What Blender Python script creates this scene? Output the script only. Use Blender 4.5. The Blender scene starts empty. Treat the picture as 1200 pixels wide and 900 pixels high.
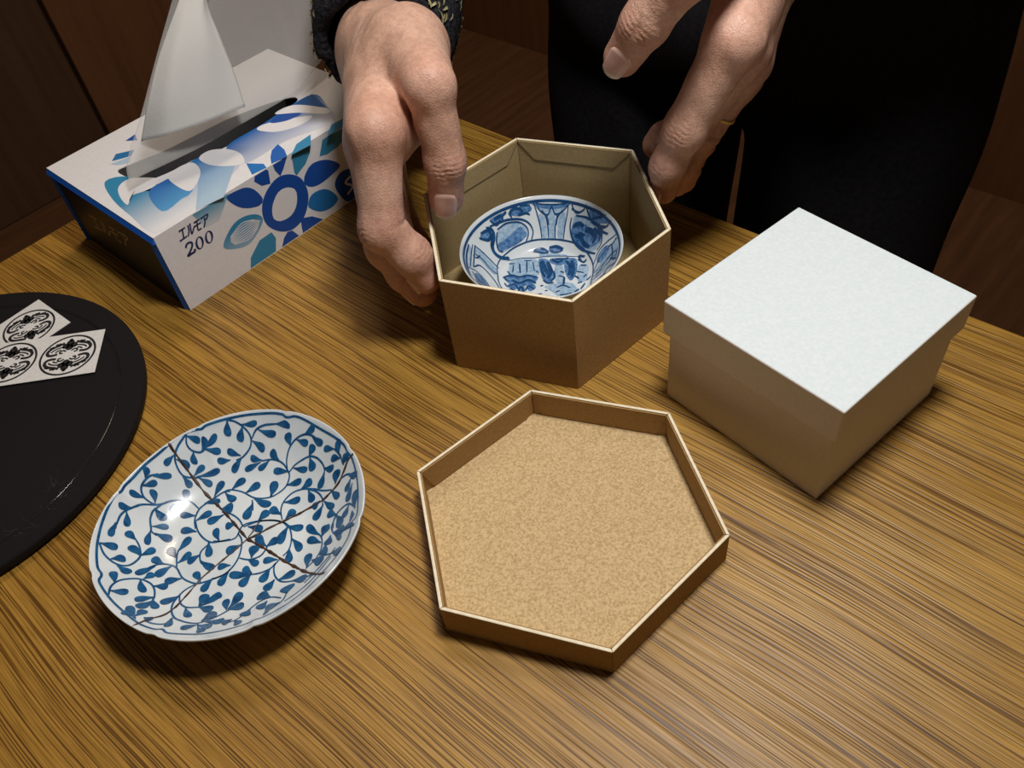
import bpy, bmesh, math, random
import numpy as np
from mathutils import Vector, Matrix

# ------------------------------------------------------------------ camera, world, light, exposure
scene = bpy.context.scene
COL = scene.collection
TZ = 0.70                                   # height of the table top above the floor
R3 = ((0.98860306, 0.15054565, 0.0), (-0.11132717, 0.73106318, -0.67316631), (-0.10134226, 0.66549428, 0.73949112))
cam_data = bpy.data.cameras.new('camera'); cam = bpy.data.objects.new('camera', cam_data); COL.objects.link(cam)
cam_data.sensor_fit = 'HORIZONTAL'; cam_data.sensor_width = 36.0; cam_data.lens = 986.64 / 1200 * 36.0
cam_data.clip_start = 0.01
cam.matrix_world = Matrix.Translation((0, 0, TZ + 0.30)) @ Matrix(R3).to_4x4()
scene.camera = cam

world = bpy.data.worlds.new('world'); scene.world = world; world.use_nodes = True
world.node_tree.nodes['Background'].inputs[0].default_value = (1.0, 0.80, 0.62, 1)
world.node_tree.nodes['Background'].inputs[1].default_value = 0.13

def area(name, loc, size, power, color, target=None):
    l = bpy.data.lights.new(name, 'AREA'); l.shape = 'DISK'; l.size = size; l.energy = power; l.color = color
    o = bpy.data.objects.new(name, l); COL.objects.link(o); o.location = loc
    if target is not None:
        o.rotation_euler = (Vector(target) - Vector(loc)).to_track_quat('-Z', 'Y').to_euler()
    return o
area('background_fill_light', (0.15, 1.25, 2.30), 0.5, 26.0, (1.0, 0.80, 0.60), (0.15, 1.25, 0))  # added fill lamp without a known source, lifts the dark background
area('pendant_light', (0.11, 0.22, TZ + 0.58), 0.11, 6.6, (1.0, 0.97, 0.93))

vs = scene.view_settings
vs.view_transform = 'Standard'; vs.look = 'None'; vs.gamma = 1.0; vs.use_curve_mapping = False
vs.exposure = -1.20

# ------------------------------------------------------------------ drawings on the porcelain and the carton, in millimetres on each surface
PLATE_F = [54.6,2.5,-1.2,0.6,0.4,-0.3,-0.3,0.3,0.0,-0.1,-0.1]
PLATE_LEAVES = [(-22.7,45.3,-17.7,44.3,2.0),(-17.5,41.0,-15.4,45.3,2.1),(-16.4,41.5,-10.9,46.6,1.8),(-16.4,41.5,-10.1,41.3,2.0),(-20.9,40.2,-21.0,36.0,2.2),(-28.4,37.8,-31.9,33.8,1.6),(-27.4,36.6,-23.1,34.8,2.2),(-25.9,30.7,-23.2,27.0,2.3),(-21.7,31.5,-17.5,35.6,1.8),(-20.4,31.4,-11.5,34.3,1.9),(-19.7,30.9,-14.9,28.3,2.3),(-39.0,27.4,-38.2,31.2,1.9),(-37.2,28.7,-30.2,30.4,1.8),(-40.3,23.9,-35.4,26.8,1.8),(-36.1,18.7,-36.9,23.4,2.1),(-39.6,19.6,-44.1,20.4,2.2),(-43.7,14.3,-47.4,14.0,2.3),(-45.1,12.2,-44.8,6.3,1.8),(-25.3,21.1,-24.8,25.7,2.3),(-25.3,21.1,-30.9,16.5,2.0),(-21.2,14.7,-27.0,14.9,2.3),(-20.5,12.4,-14.5,15.5,2.9),(-8.9,13.1,-15.3,10.5,3.2),(-17.5,20.2,-11.3,20.9,2.2),(-13.8,23.3,-10.1,29.6,2.3),(-36.1,16.2,-32.6,12.2,2.7),(-36.7,8.5,-31.3,9.2,2.1),(-6.5,38.0,-11.7,37.7,2.0),(-5.2,51.2,-6.1,46.4,2.6),(0.7,49.7,7.5,49.5,1.6),(0.9,49.0,-1.3,44.4,2.6),(8.0,47.1,15.4,44.3,2.0),(15.8,47.5,22.6,44.9,1.8),(4.5,43.8,9.1,39.9,2.4),(-1.9,39.4,-7.1,41.3,2.1),(-1.4,38.6,-5.7,33.4,2.3),(7.4,36.5,2.7,38.2,2.1),(6.7,35.8,-0.2,33.7,2.0),(11.0,35.8,5.8,33.1,2.0),(15.4,34.8,12.4,39.0,2.6),(19.7,29.1,12.8,31.1,2.3),(21.8,38.5,21.0,42.9,2.8),(29.3,39.9,34.7,40.2,2.2),(25.4,39.4,30.3,36.2,2.0),(32.8,38.1,37.6,33.0,2.0),(22.3,29.7,28.7,26.8,2.0),(30.3,31.5,33.2,34.5,3.0),(30.6,30.9,32.0,25.5,2.9),(37.4,23.6,42.1,21.2,2.2),(37.3,22.0,34.5,16.5,2.8),(45.5,25.0,45.5,29.9,2.7),(43.3,28.1,38.3,30.9,1.8),(45.9,22.9,41.5,25.5,2.1),(47.4,19.6,49.5,22.2,3.1),(42.7,14.3,44.1,18.9,3.3),(49.8,13.5,54.0,10.4,2.2),(50.8,11.1,48.1,7.3,2.4),(51.4,8.2,48.8,2.1,2.5),(52.8,-4.4,53.0,3.6,2.8),(40.5,12.3,44.2,7.1,2.2),(18.5,23.4,25.5,23.3,2.4),(25.7,19.7,30.7,21.4,3.0),(11.4,19.2,12.9,26.3,3.3),(-0.1,23.1,5.9,26.8,3.0),(-6.5,25.8,-0.7,29.9,2.5),(-9.1,24.5,-4.5,20.0,2.7),(4.1,19.5,11.5,14.6,2.9),(3.7,16.7,1.3,9.3,3.2),(16.6,8.9,12.0,12.8,3.0),(7.0,7.2,10.9,11.6,3.2),(17.6,14.9,24.8,15.0,2.8),(28.9,17.7,31.1,11.9,2.7),(36.7,9.4,41.5,4.0,2.2),(36.1,7.9,32.0,2.6,3.2),(34.4,10.5,31.2,8.4,2.7),(19.1,6.4,22.6,9.9,3.0),(42.9,-0.4,38.8,2.7,2.7),(43.3,-1.3,45.3,-7.8,3.2),(49.5,-0.4,46.8,-4.4,2.6),(52.6,-7.6,50.5,-7.2,4.2),(50.0,-10.3,49.5,-12.8,4.4),(38.1,-4.9,38.3,-3.0,2.5),(-10.0,16.3,-5.1,15.9,4.4),(-3.1,7.3,-7.1,7.0,2.9),(-48.1,6.2,-49.0,0.2,1.6),(-41.4,1.2,-44.4,3.9,2.5),(-51.1,-4.2,-46.3,-4.3,2.7),(-46.9,-10.2,-43.2,-8.6,2.8),(-39.0,-5.7,-42.8,-2.3,2.6),(-39.0,-5.7,-35.0,-1.6,2.4),(-44.6,-12.8,-40.2,-15.5,2.5),(-37.1,6.6,-37.7,0.1,1.9),(-35.4,5.5,-29.5,3.5,2.8),(-30.6,-8.6,-34.8,-6.1,2.7),(-33.5,-10.3,-38.3,-15.3,2.4),(-35.5,-17.1,-33.2,-13.8,2.4),(-27.6,-9.5,-31.9,-15.0,2.8),(-22.8,-16.0,-28.2,-17.8,2.9),(-26.3,-5.3,-29.7,-0.7,2.9),(-26.2,-2.0,-22.1,4.0,2.9),(-25.3,-7.9,-20.7,-3.8,2.7),(-19.9,6.6,-26.2,7.9,2.7),(-9.1,0.3,-11.3,6.4,2.5),(-13.6,0.2,-12.4,-6.8,2.6),(-16.5,-5.5,-21.1,-8.5,2.6),(-15.8,-8.5,-9.7,-13.0,2.5),(-14.5,-18.3,-17.6,-13.8,2.4),(-9.6,-17.9,-13.1,-23.2,2.7),(-43.0,-21.8,-44.7,-16.4,2.0),(-42.8,-26.6,-38.0,-25.5,2.8),(-36.4,-17.7,-33.5,-24.3,2.1),(-31.2,-20.4,-26.7,-20.2,2.9),(-29.4,-26.6,-34.5,-29.4,2.7),(-29.4,-29.0,-32.4,-33.5,3.0),(-29.6,-27.8,-26.6,-33.0,2.2),(-21.2,-25.2,-26.2,-29.7,2.8),(-30.2,-40.4,-34.7,-33.7,2.2),(-30.7,-38.7,-29.6,-34.9,2.7),(-31.4,-38.9,-35.0,-36.9,2.3),(-12.4,-30.7,-11.2,-25.1,3.3),(-12.1,-31.4,-5.6,-25.3,2.7),(-12.0,-31.8,-6.7,-33.9,3.1),(-17.0,-32.0,-13.7,-37.7,2.2),(-8.1,-40.6,-4.9,-35.7,3.5),(-6.9,-41.2,0.5,-42.4,2.5),(-9.0,-43.2,-13.6,-45.2,2.7),(-8.3,-43.7,-3.0,-45.5,2.7),(-19.5,-38.6,-18.4,-44.4,2.3),(-7.4,-45.6,-4.5,-48.5,2.4),(-28.0,-39.4,-25.2,-40.2,2.3),(0.3,-3.8,-5.1,-6.3,3.3),(-2.9,-12.8,-7.9,-12.9,2.4),(-3.3,-16.3,-6.3,-21.4,2.8),(3.1,4.9,9.1,2.4,2.8),(19.8,2.3,26.7,0.2,2.7),(20.5,2.2,17.1,-5.7,3.1),(11.4,-6.0,7.3,-0.4,2.9),(11.7,-6.4,16.3,-3.4,3.0),(5.8,-10.5,7.1,-5.3,3.6),(4.4,-11.3,8.9,-14.4,2.4),(22.4,-4.5,26.5,-10.9,2.7),(21.5,-9.2,21.7,-15.7,2.7),(34.9,-6.2,28.9,0.5,2.6),(36.1,-7.5,38.6,-3.4,3.8),(35.7,-10.6,29.6,-6.2,2.8),(36.1,-17.4,39.7,-16.1,4.3),(40.8,-10.2,39.5,-14.0,3.6),(42.2,-9.6,47.4,-11.5,3.7),(42.6,-10.3,46.1,-15.5,1.8),(51.1,-11.1,50.2,-13.0,5.0),(16.8,-13.5,11.1,-13.1,2.5),(6.6,-18.0,3.0,-15.1,2.5),(6.6,-18.7,-2.4,-17.2,2.7),(6.3,-18.6,2.4,-23.2,3.0),(14.1,-17.3,10.8,-22.7,2.9),(18.4,-23.7,25.3,-21.9,3.3),(25.2,-26.7,31.7,-28.5,3.3),(16.5,-23.2,13.3,-27.5,3.4),(30.7,-21.7,30.4,-14.5,3.1),(32.9,-18.8,38.0,-22.7,3.7),(24.2,-33.5,23.7,-28.9,5.2),(16.5,-32.5,11.1,-29.9,3.7),(15.9,-34.9,13.2,-38.6,4.0),(22.8,-39.1,16.9,-39.8,3.8),(-0.7,-34.9,-2.4,-29.1,2.5),(-0.0,-34.2,2.8,-26.5,3.3),(0.2,-35.1,5.9,-34.0,3.5),(9.6,-37.7,8.3,-41.3,4.2),(5.5,-43.7,8.4,-46.8,2.6),(-3.7,-41.4,0.5,-42.2,2.6),(3.8,-42.2,1.0,-44.3,3.0),(-7.7,-28.3,-5.4,-25.4,2.8),(42.9,-20.8,46.9,-23.4,3.3),(19.2,-42.9,17.4,-42.9,3.6)]
PLATE_STEMS = [[(-22.0,46.5),(-26.2,41.5),(-28.0,37.6),(-27.7,34.0),(-25.7,31.0),(-21.8,30.8),(-19.2,31.2)],[(-22.7,45.1),(-23.0,42.5),(-21.6,40.7),(-18.6,40.3),(-16.4,41.5),(-12.7,44.4)],[(-34.5,29.9),(-37.7,28.1),(-40.0,24.7),(-40.5,22.1),(-39.6,19.6),(-37.2,18.1),(-35.9,18.1)],[(-47.8,5.5),(-46.6,10.5),(-43.9,14.0),(-39.8,16.7),(-34.6,18.2),(-30.9,20.3),(-27.1,21.4),(-23.6,21.2),(-19.8,17.8)],[(-33.9,18.4),(-36.4,15.4),(-37.6,11.8),(-37.1,7.3),(-36.8,6.1),(-34.9,4.7)],[(-16.2,21.0),(-19.8,17.8),(-21.3,12.8),(-20.4,8.1)],[(-7.1,25.2),(-10.2,24.9),(-13.7,22.7),(-17.8,20.2)],[(-47.9,6.7),(-47.9,3.8)],[(-5.7,51.4),(-1.9,50.7),(1.6,48.5),(3.7,45.5),(3.0,42.0),(-0.8,38.8),(-3.9,37.8)],[(4.1,44.6),(6.8,47.3),(10.8,48.1),(15.8,47.5)],[(19.1,30.1),(19.1,33.8),(21.0,37.7),(24.8,39.9),(29.3,39.9),(32.8,38.1),(35.2,35.8)],[(7.3,36.2),(11.7,35.9),(15.3,34.5),(17.7,32.4),(19.4,29.2),(19.9,27.1),(18.5,23.4),(15.5,20.9),(11.5,18.9),(6.7,19.0),(3.1,20.4),(-2.0,24.2),(-7.4,25.9),(-10.8,24.7)],[(20.0,28.8),(23.4,30.9),(29.6,31.5),(33.5,29.7),(36.3,26.3),(37.4,23.1),(36.7,19.5)],[(17.4,6.0),(16.5,11.0),(17.6,15.6),(21.0,18.9),(26.0,19.3),(31.9,17.1),(35.8,14.7),(40.5,12.6)],[(28.6,18.4),(33.1,15.3),(35.7,11.1),(35.7,8.0)],[(43.3,28.1),(45.8,24.3),(47.4,19.1)],[(45.6,14.6),(48.4,14.4),(51.9,12.3)],[(41.5,-6.6),(41.9,-1.8),(45.3,0.7),(49.5,0.3),(53.1,-4.3)],[(0.8,5.3),(6.7,6.9),(13.1,6.5),(17.8,4.6),(19.7,2.3)],[(3.2,18.9),(4.1,13.2)],[(-9.8,15.0),(-5.2,12.8),(-1.6,9.4),(0.5,5.7)],[(-51.3,-4.3),(-49.3,-8.6),(-46.4,-11.4),(-43.6,-12.3),(-41.1,-11.1),(-39.3,-7.5),(-39.1,-4.8),(-40.1,-1.2),(-41.4,1.2)],[(-42.2,-29.7),(-43.3,-24.4),(-42.3,-20.4),(-39.4,-18.2),(-36.2,-17.6),(-32.8,-19.2),(-30.7,-22.2),(-29.4,-26.6),(-29.4,-29.0)],[(-37.4,-14.6),(-34.8,-10.6),(-31.6,-8.7),(-28.2,-8.9),(-25.4,-10.6),(-22.4,-15.4),(-18.8,-18.0),(-15.4,-19.1),(-10.6,-18.4),(-5.3,-16.8),(-2.6,-14.8)],[(-25.4,-10.6),(-26.3,-5.3),(-26.2,-2.0)],[(-16.5,-19.3),(-19.6,-21.6),(-21.3,-24.8),(-22.2,-29.7),(-21.0,-34.5),(-18.2,-38.6),(-13.5,-41.1),(-9.0,-41.9),(-4.6,-39.4),(-0.6,-36.1),(0.7,-34.8)],[(-21.4,-24.4),(-19.9,-28.9),(-16.9,-31.6),(-12.0,-31.8)],[(-21.0,12.4),(-19.1,6.7),(-15.6,2.1),(-11.9,-0.2),(-6.8,-0.1),(-4.4,0.2)],[(-13.0,-0.3),(-16.4,-4.2),(-15.8,-8.8),(-13.8,-11.0)],[(-19.0,-38.6),(-20.2,-42.3),(-23.4,-42.7),(-26.8,-41.4)],[(-9.0,-41.9),(-6.8,-47.1)],[(-11.7,0.4),(-6.7,-0.4),(-2.0,0.5),(0.2,5.8),(5.3,7.1),(12.2,6.6),(17.2,4.9),(20.5,2.2),(22.1,-3.7),(21.5,-9.2),(19.1,-12.2)],[(-1.3,2.5),(0.7,-1.4),(0.7,-7.6),(-1.1,-12.7),(-4.8,-16.7),(-9.3,-17.9)],[(0.7,-10.0),(4.7,-11.4),(9.4,-10.5),(12.1,-6.8)],[(16.3,-15.0),(14.1,-17.3),(10.1,-18.6),(6.6,-18.7)],[(18.0,-13.3),(15.8,-16.3),(16.5,-21.1),(19.8,-24.9),(25.2,-26.7),(30.5,-27.3),(37.7,-29.5)],[(30.2,-22.2),(34.3,-18.8),(36.4,-14.5),(36.2,-9.0),(34.2,-5.1)],[(43.0,-21.3),(37.0,-18.8),(34.4,-19.6)],[(41.8,-9.4),(40.8,-5.0),(43.1,-0.7)],[(-4.4,-39.4),(-1.9,-37.2),(0.2,-35.1)],[(0.7,-44.2),(5.7,-42.8),(9.0,-37.5),(12.6,-33.6),(17.2,-32.8),(22.3,-35.6)],[(24.0,-32.4),(23.6,-37.7),(21.3,-40.2)],[(24.8,-39.3),(30.1,-36.1),(34.4,-32.6),(38.6,-27.5),(42.5,-22.7)],[(44.0,-18.8),(40.4,-22.8),(35.8,-27.2),(31.5,-31.5)]]
PLATE_RIM_LINE = [(21.8,47.9),(19.7,49.6),(13.8,51.3),(4.0,52.3),(-5.6,51.6),(-13.7,49.6),(-16.4,47.9),(-18.2,47.5),(-21.2,46.7),(-27.1,43.3),(-32.2,38.5),(-38.6,31.9),(-43.1,25.6),(-45.6,21.9),(-46.6,19.1),(-48.2,17.6),(-49.6,14.4),(-51.1,8.6),(-51.9,1.2),(-51.5,-7.2),(-49.5,-15.5),(-47.2,-19.2),(-47.2,-22.2),(-45.4,-25.5),(-40.7,-31.5),(-34.9,-37.2),(-27.7,-43.4),(-22.0,-46.2),(-18.9,-46.5),(-16.6,-48.5),(-10.8,-49.5),(-2.9,-50.3),(6.2,-49.2),(15.6,-47.3),(25.1,-43.8),(32.9,-38.5),(38.9,-31.8),(45.8,-25.1),(50.3,-18.4),(51.7,-11.5),(53.8,-9.7),(54.4,-3.6),(54.4,2.7),(53.7,11.0),(52.0,18.8),(50.0,22.3),(48.3,26.7),(43.9,32.2),(37.2,38.6),(30.7,44.2),(26.0,47.1)]
PLATE_NOTCH_DEG = [66,110,158,-158,-112,-72,-13,24]
PLATE_SEAMS = [[(-29.8,42.1),(-28.3,39.4),(-25.5,35.6),(-22.5,31.3),(-17.9,25.2),(-12.2,18.9),(-6.4,11.6),(-1.2,4.6),(3.1,-1.2)],[(3.1,-1.2),(9.0,-5.6),(14.7,-10.3),(20.1,-14.9),(24.5,-18.5),(30.3,-23.9),(37.2,-29.9),(41.5,-32.4)],[(53.1,20.1),(49.7,19.4),(47.1,16.5),(44.1,13.5),(38.7,11.3),(34.8,10.1),(28.2,9.0),(22.6,6.9),(17.2,4.8),(11.9,2.7),(7.7,0.5),(3.1,-1.2)],[(3.1,-1.2),(-1.9,-5.8),(-7.4,-10.6),(-11.6,-14.3),(-15.3,-18.0),(-18.0,-23.1),(-19.8,-28.2),(-20.9,-32.2),(-22.8,-36.7),(-26.1,-40.0),(-27.7,-42.8),(-28.9,-46.2)],[(3.4,-0.4),(5.3,2.6),(6.2,4.6),(7.5,6.5)]]
BOWL_STROKES = [(0.51,[(-36.5,13.3),(-38.2,5.6),(-38.5,-4.3),(-36.2,-19.7),(-34.3,-22.8)]),(0.36,[(-23.8,9.2),(-23.3,12.8),(-20.4,17.8),(-14.0,23.5),(-7.0,26.7),(-0.3,27.7),(6.9,26.7),(13.9,24.0),(20.5,19.0),(24.9,11.6),(26.6,3.2),(25.6,-4.2),(23.1,-12.0),(17.0,-37.5)]),(0.36,[(-23.8,9.2),(-23.9,2.1),(-22.3,-5.2)]),(0.36,[(1.3,39.4),(2.4,35.7),(3.1,31.9),(3.0,27.8)]),(0.36,[(19.7,34.3),(18.1,31.2),(16.1,28.0),(14.3,23.9)]),(0.36,[(5.1,36.7),(6.7,34.5),(7.1,31.1),(6.6,27.1)]),(0.36,[(10.1,25.8),(11.1,30.0),(13.4,32.6),(16.1,33.5)]),(0.36,[(3.0,37.9),(5.0,36.0),(8.0,34.7),(10.5,36.4),(12.0,33.8),(15.2,33.2),(19.1,33.7)]),(0.29,[(2.4,39.1),(10.3,37.2),(19.3,34.5)]),(0.58,[(7.2,34.9),(7.6,31.5)]),(0.58,[(13.0,33.0),(11.6,30.3)]),(0.36,[(10.5,36.4),(11.1,37.1)]),(0.44,[(-24.2,28.5),(-20.0,31.1),(-14.1,33.7),(-7.6,34.7),(-3.0,33.6),(-1.2,30.9),(-2.7,27.8)]),(0.36,[(-20.4,28.9),(-15.2,32.3),(-8.6,33.7),(-4.5,32.4),(-3.9,30.0),(-6.2,26.8)]),(1.02,[(-25.1,27.6),(-22.9,27.4),(-23.0,25.2),(-24.5,21.0),(-23.6,18.4),(-20.4,17.8),(-16.3,19.1)]),(0.44,[(-20.7,27.8),(-21.8,24.0),(-21.3,20.7),(-19.1,20.9)]),(0.65,[(-29.5,23.2),(-26.1,26.1),(-24.0,25.9),(-26.0,22.7),(-29.1,21.3),(-30.6,20.7)]),(0.65,[(-26.3,27.1),(-23.2,27.9),(-22.4,26.6)]),(0.51,[(-23.7,30.8),(-20.9,30.3),(-18.1,32.6)]),(0.65,[(-21.3,31.9),(-17.8,34.1),(-16.5,33.2)]),(0.58,[(-12.8,35.6),(-10.9,37.2),(-7.6,37.9),(-5.4,37.1),(-8.1,35.8)]),(0.51,[(-17.0,34.3),(-14.2,36.2)]),(0.44,[(-8.1,35.8),(-3.9,36.6),(-1.6,36.1)]),(0.51,[(-11.5,34.8),(-13.1,36.0)]),(0.36,[(-6.5,38.8),(-0.9,38.9)]),(0.29,[(-34.5,15.1),(-36.0,8.2),(-37.1,-1.7)]),(0.36,[(-33.4,15.7),(-34.5,9.7),(-35.7,0.5)]),(0.36,[(-33.5,15.3),(-30.1,15.0),(-26.1,13.4),(-22.8,11.4)]),(0.36,[(-34.4,10.6),(-30.7,10.8),(-27.5,8.4),(-24.1,7.2)]),(0.36,[(-35.7,0.5),(-32.6,5.4),(-29.3,5.0),(-26.1,1.6),(-23.7,-4.0)]),(0.36,[(-35.2,9.0),(-33.6,8.9),(-31.5,12.1)]),(0.29,[(-38.5,-4.3),(-34.5,-1.4),(-30.7,-3.7),(-28.3,-10.0)]),(0.58,[(-35.4,-5.8),(-32.9,-9.7),(-29.7,-13.8)]),(0.44,[(-32.7,-4.0),(-30.3,-10.0)]),(0.51,[(-36.6,-5.2),(-34.2,-8.6),(-32.4,-17.2)]),(0.36,[(20.8,31.9),(24.3,28.7),(27.5,27.9)]),(0.36,[(21.1,33.2),(22.8,29.5),(26.6,27.9),(28.5,28.8)]),(0.44,[(28.3,27.8),(29.1,23.9),(30.7,19.5),(36.4,11.7)]),(0.51,[(29.6,22.3),(34.6,18.8)]),(0.36,[(31.5,19.4),(34.4,13.6),(37.2,11.5)]),(0.44,[(33.1,17.2),(33.8,12.8),(36.1,8.0)]),(0.36,[(33.7,18.5),(37.5,17.0)]),(0.36,[(31.7,24.6),(34.8,19.9),(37.5,13.3)]),(0.51,[(20.2,29.2),(18.7,26.3),(19.3,21.3),(22.3,15.3),(25.6,10.9),(28.8,6.3)]),(0.44,[(22.6,28.6),(27.6,24.5),(31.3,18.9),(33.3,12.5),(32.4,8.0),(29.8,7.0)]),(0.87,[(20.3,25.9),(23.5,25.1),(25.5,22.6)]),(1.02,[(20.4,22.5),(23.2,20.0),(24.2,16.6),(26.7,12.2)]),(1.16,[(26.0,21.0),(28.7,18.1),(30.3,13.7),(28.4,12.7)]),(0.73,[(30.3,17.9),(32.5,12.7),(31.6,9.9)]),(0.58,[(22.8,22.1),(25.5,18.9)]),(0.36,[(26.1,-3.6),(30.3,1.1),(35.0,0.7),(39.5,-0.4)]),(0.36,[(26.6,1.0),(30.3,5.3),(34.3,5.2),(39.3,2.4)]),(0.36,[(25.8,-9.9),(30.5,-6.4),(34.6,-5.4),(37.2,-8.0)]),(0.36,[(35.2,1.5),(37.2,-0.2),(39.0,0.8)]),(0.44,[(36.5,0.1),(35.4,-7.6),(32.9,-10.0)]),(0.36,[(38.1,-7.2),(35.7,-14.1)]),(0.58,[(27.6,-18.1),(31.3,-14.5),(34.3,-18.9)]),(0.51,[(21.8,-35.0),(27.7,-30.5),(31.4,-26.7)]),(0.51,[(34.2,-7.7),(35.8,-15.2)]),(0.36,[(19.3,-36.4),(25.1,-32.6),(30.4,-27.8)]),(0.29,[(-18.1,17.6),(-10.8,18.7),(-2.0,17.4),(4.5,17.1),(12.4,15.2),(21.7,12.2)]),(0.73,[(-2.4,23.6),(2.2,23.7),(5.0,20.7),(2.5,20.1),(-1.3,22.2)]),(0.8,[(6.3,23.5),(10.3,22.7),(12.8,20.3),(9.7,19.0),(6.6,20.3)]),(0.44,[(12.8,20.3),(13.7,21.0)]),(0.44,[(-2.9,22.6),(4.8,19.5)]),(0.44,[(-16.9,15.6),(-13.7,15.0)]),(0.44,[(-14.6,14.0),(-15.7,8.1)]),(0.51,[(-11.3,14.5),(-11.8,6.7)]),(0.44,[(-7.1,16.1),(-8.3,6.5)]),(0.36,[(-8.6,16.4),(-4.7,15.6)]),(0.36,[(-4.0,14.2),(-4.2,6.9)]),(0.44,[(-18.3,9.8),(-16.5,4.6)]),(0.87,[(-20.8,5.4),(-16.4,5.8),(-12.6,3.8),(-8.6,4.2),(-3.3,1.8)]),(1.02,[(-16.8,2.2),(-13.2,-0.9),(-8.2,0.4),(-4.7,-2.8)]),(0.65,[(-19.6,-2.1),(-15.6,-1.6),(-14.5,-5.5)]),(0.65,[(-14.7,-7.8),(-12.7,-4.0),(-11.7,-8.5)]),(0.65,[(-10.8,-7.5),(-8.8,-4.3),(-6.1,-7.3)]),(0.44,[(-20.9,0.6),(-19.7,-2.7)]),(0.44,[(-21.2,5.5),(-18.4,1.3)]),(0.51,[(-11.7,-8.5),(-7.4,-11.8),(-2.7,-11.6)]),(0.44,[(-18.2,-3.5),(-16.9,-6.2),(-15.5,-7.7)]),(1.31,[(0.8,14.3),(1.6,8.0),(2.5,2.9)]),(1.31,[(3.8,12.4),(4.3,4.9),(2.0,-0.6)]),(0.87,[(-0.1,13.3),(-0.3,6.0),(0.6,0.9)]),(0.65,[(5.9,4.5),(5.6,-0.3),(3.2,-3.4)]),(0.65,[(-0.5,-1.3),(1.5,-4.2),(4.6,-4.3)]),(1.02,[(6.1,14.3),(8.5,11.2),(11.8,11.6)]),(0.87,[(8.1,13.8),(12.0,12.8),(15.3,13.2)]),(1.02,[(13.4,11.2),(14.9,5.9),(13.0,-1.0)]),(1.16,[(16.5,10.4),(16.1,3.1),(14.4,-2.5)]),(0.73,[(19.8,10.7),(22.4,7.5),(24.2,7.9)]),(0.65,[(20.5,5.6),(23.5,4.5)]),(0.58,[(16.1,-1.8),(18.0,-4.7)]),(0.51,[(17.4,1.5),(21.0,-0.7)]),(0.51,[(9.0,3.7),(11.1,2.0)]),(0.51,[(7.7,0.4),(10.6,-1.5)]),(0.73,[(10.6,-1.5),(9.3,-7.3)]),(0.58,[(5.5,-8.8),(8.8,-7.8),(12.3,-10.5)]),(0.65,[(21.7,7.7),(20.9,12.4),(23.7,10.1)]),(0.65,[(6.2,-14.9),(10.0,-15.3),(12.4,-14.7)]),(0.58,[(5.0,-40.9),(9.4,-40.1)]),(0.51,[(-2.7,-5.6),(-1.1,-5.4)]),(0.51,[(4.3,-12.1),(6.7,-11.5)]),(0.51,[(16.6,-8.0),(19.1,-7.5)]),(0.51,[(17.4,-13.0),(20.4,-9.0)]),(0.65,[(14.0,-14.5),(16.6,-12.8)]),(0.44,[(-0.9,-9.7),(0.6,-10.0)]),(0.44,[(-3.4,6.7),(-2.4,5.2)]),(0.44,[(20.4,-4.2),(22.3,-2.3)]),(0.51,[(21.5,-6.9),(24.3,-5.0)]),(0.58,[(7.8,-40.5),(10.9,-39.7)])]
BOWL_FILLS = [[(-19.9,24.2),(-9.1,31.8),(-6.0,31.2),(-5.7,28.9),(-18.1,22.2),(-20.7,22.1)],[(-21.8,22.3),(-19.1,24.8),(-18.5,22.0),(-20.5,21.0)],[(-20.8,5.4),(-16.2,7.0),(-12.6,3.8),(-8.4,5.1),(-2.9,1.7),(-6.2,-2.4),(-13.5,-3.9),(-18.6,0.1)],[(-14.3,-3.7),(-12.5,-2.3),(-10.9,-5.0),(-11.8,-9.1),(-14.4,-7.9)],[(-19.5,-1.5),(-16.3,-0.3),(-14.7,-4.2),(-17.7,-6.0)],[(-9.6,-4.1),(-6.3,-3.0),(-5.1,-6.3),(-8.6,-8.5)],[(-0.6,15.9),(4.1,14.2),(5.5,7.1),(5.8,0.9),(2.2,-4.3),(-0.5,-1.3),(-1.1,6.2)],[(5.3,14.5),(12.2,14.0),(14.1,11.0),(10.5,8.3),(6.0,10.6)],[(13.5,12.4),(19.0,11.0),(17.8,1.4),(14.0,-4.9),(12.1,-1.9),(11.7,5.5)],[(20.5,26.9),(25.0,24.4),(30.8,16.1),(32.0,10.2),(27.3,11.5),(21.8,17.1),(18.8,22.8)],[(-23.6,31.1),(-16.7,35.3),(-16.5,33.2),(-20.9,30.3)],[(-12.0,37.3),(-2.5,39.0),(-0.4,37.4),(-8.1,35.6),(-12.0,35.7)],[(29.5,25.8),(34.8,19.6),(37.7,12.3),(34.1,16.1),(30.2,21.5)],[(-2.3,23.9),(3.1,24.2),(5.1,21.3),(1.6,19.7)],[(6.3,23.5),(10.3,22.9),(13.2,20.5),(9.6,18.4),(6.2,20.2)],[(-35.4,-5.8),(-31.9,-2.8),(-28.3,-10.0),(-32.3,-25.6)],[(1.3,39.4),(19.3,34.5),(18.7,33.6),(1.8,38.3)],[(-29.0,24.0),(-24.5,27.1),(-23.7,25.5),(-26.8,22.3),(-29.8,21.1)]]
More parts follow.
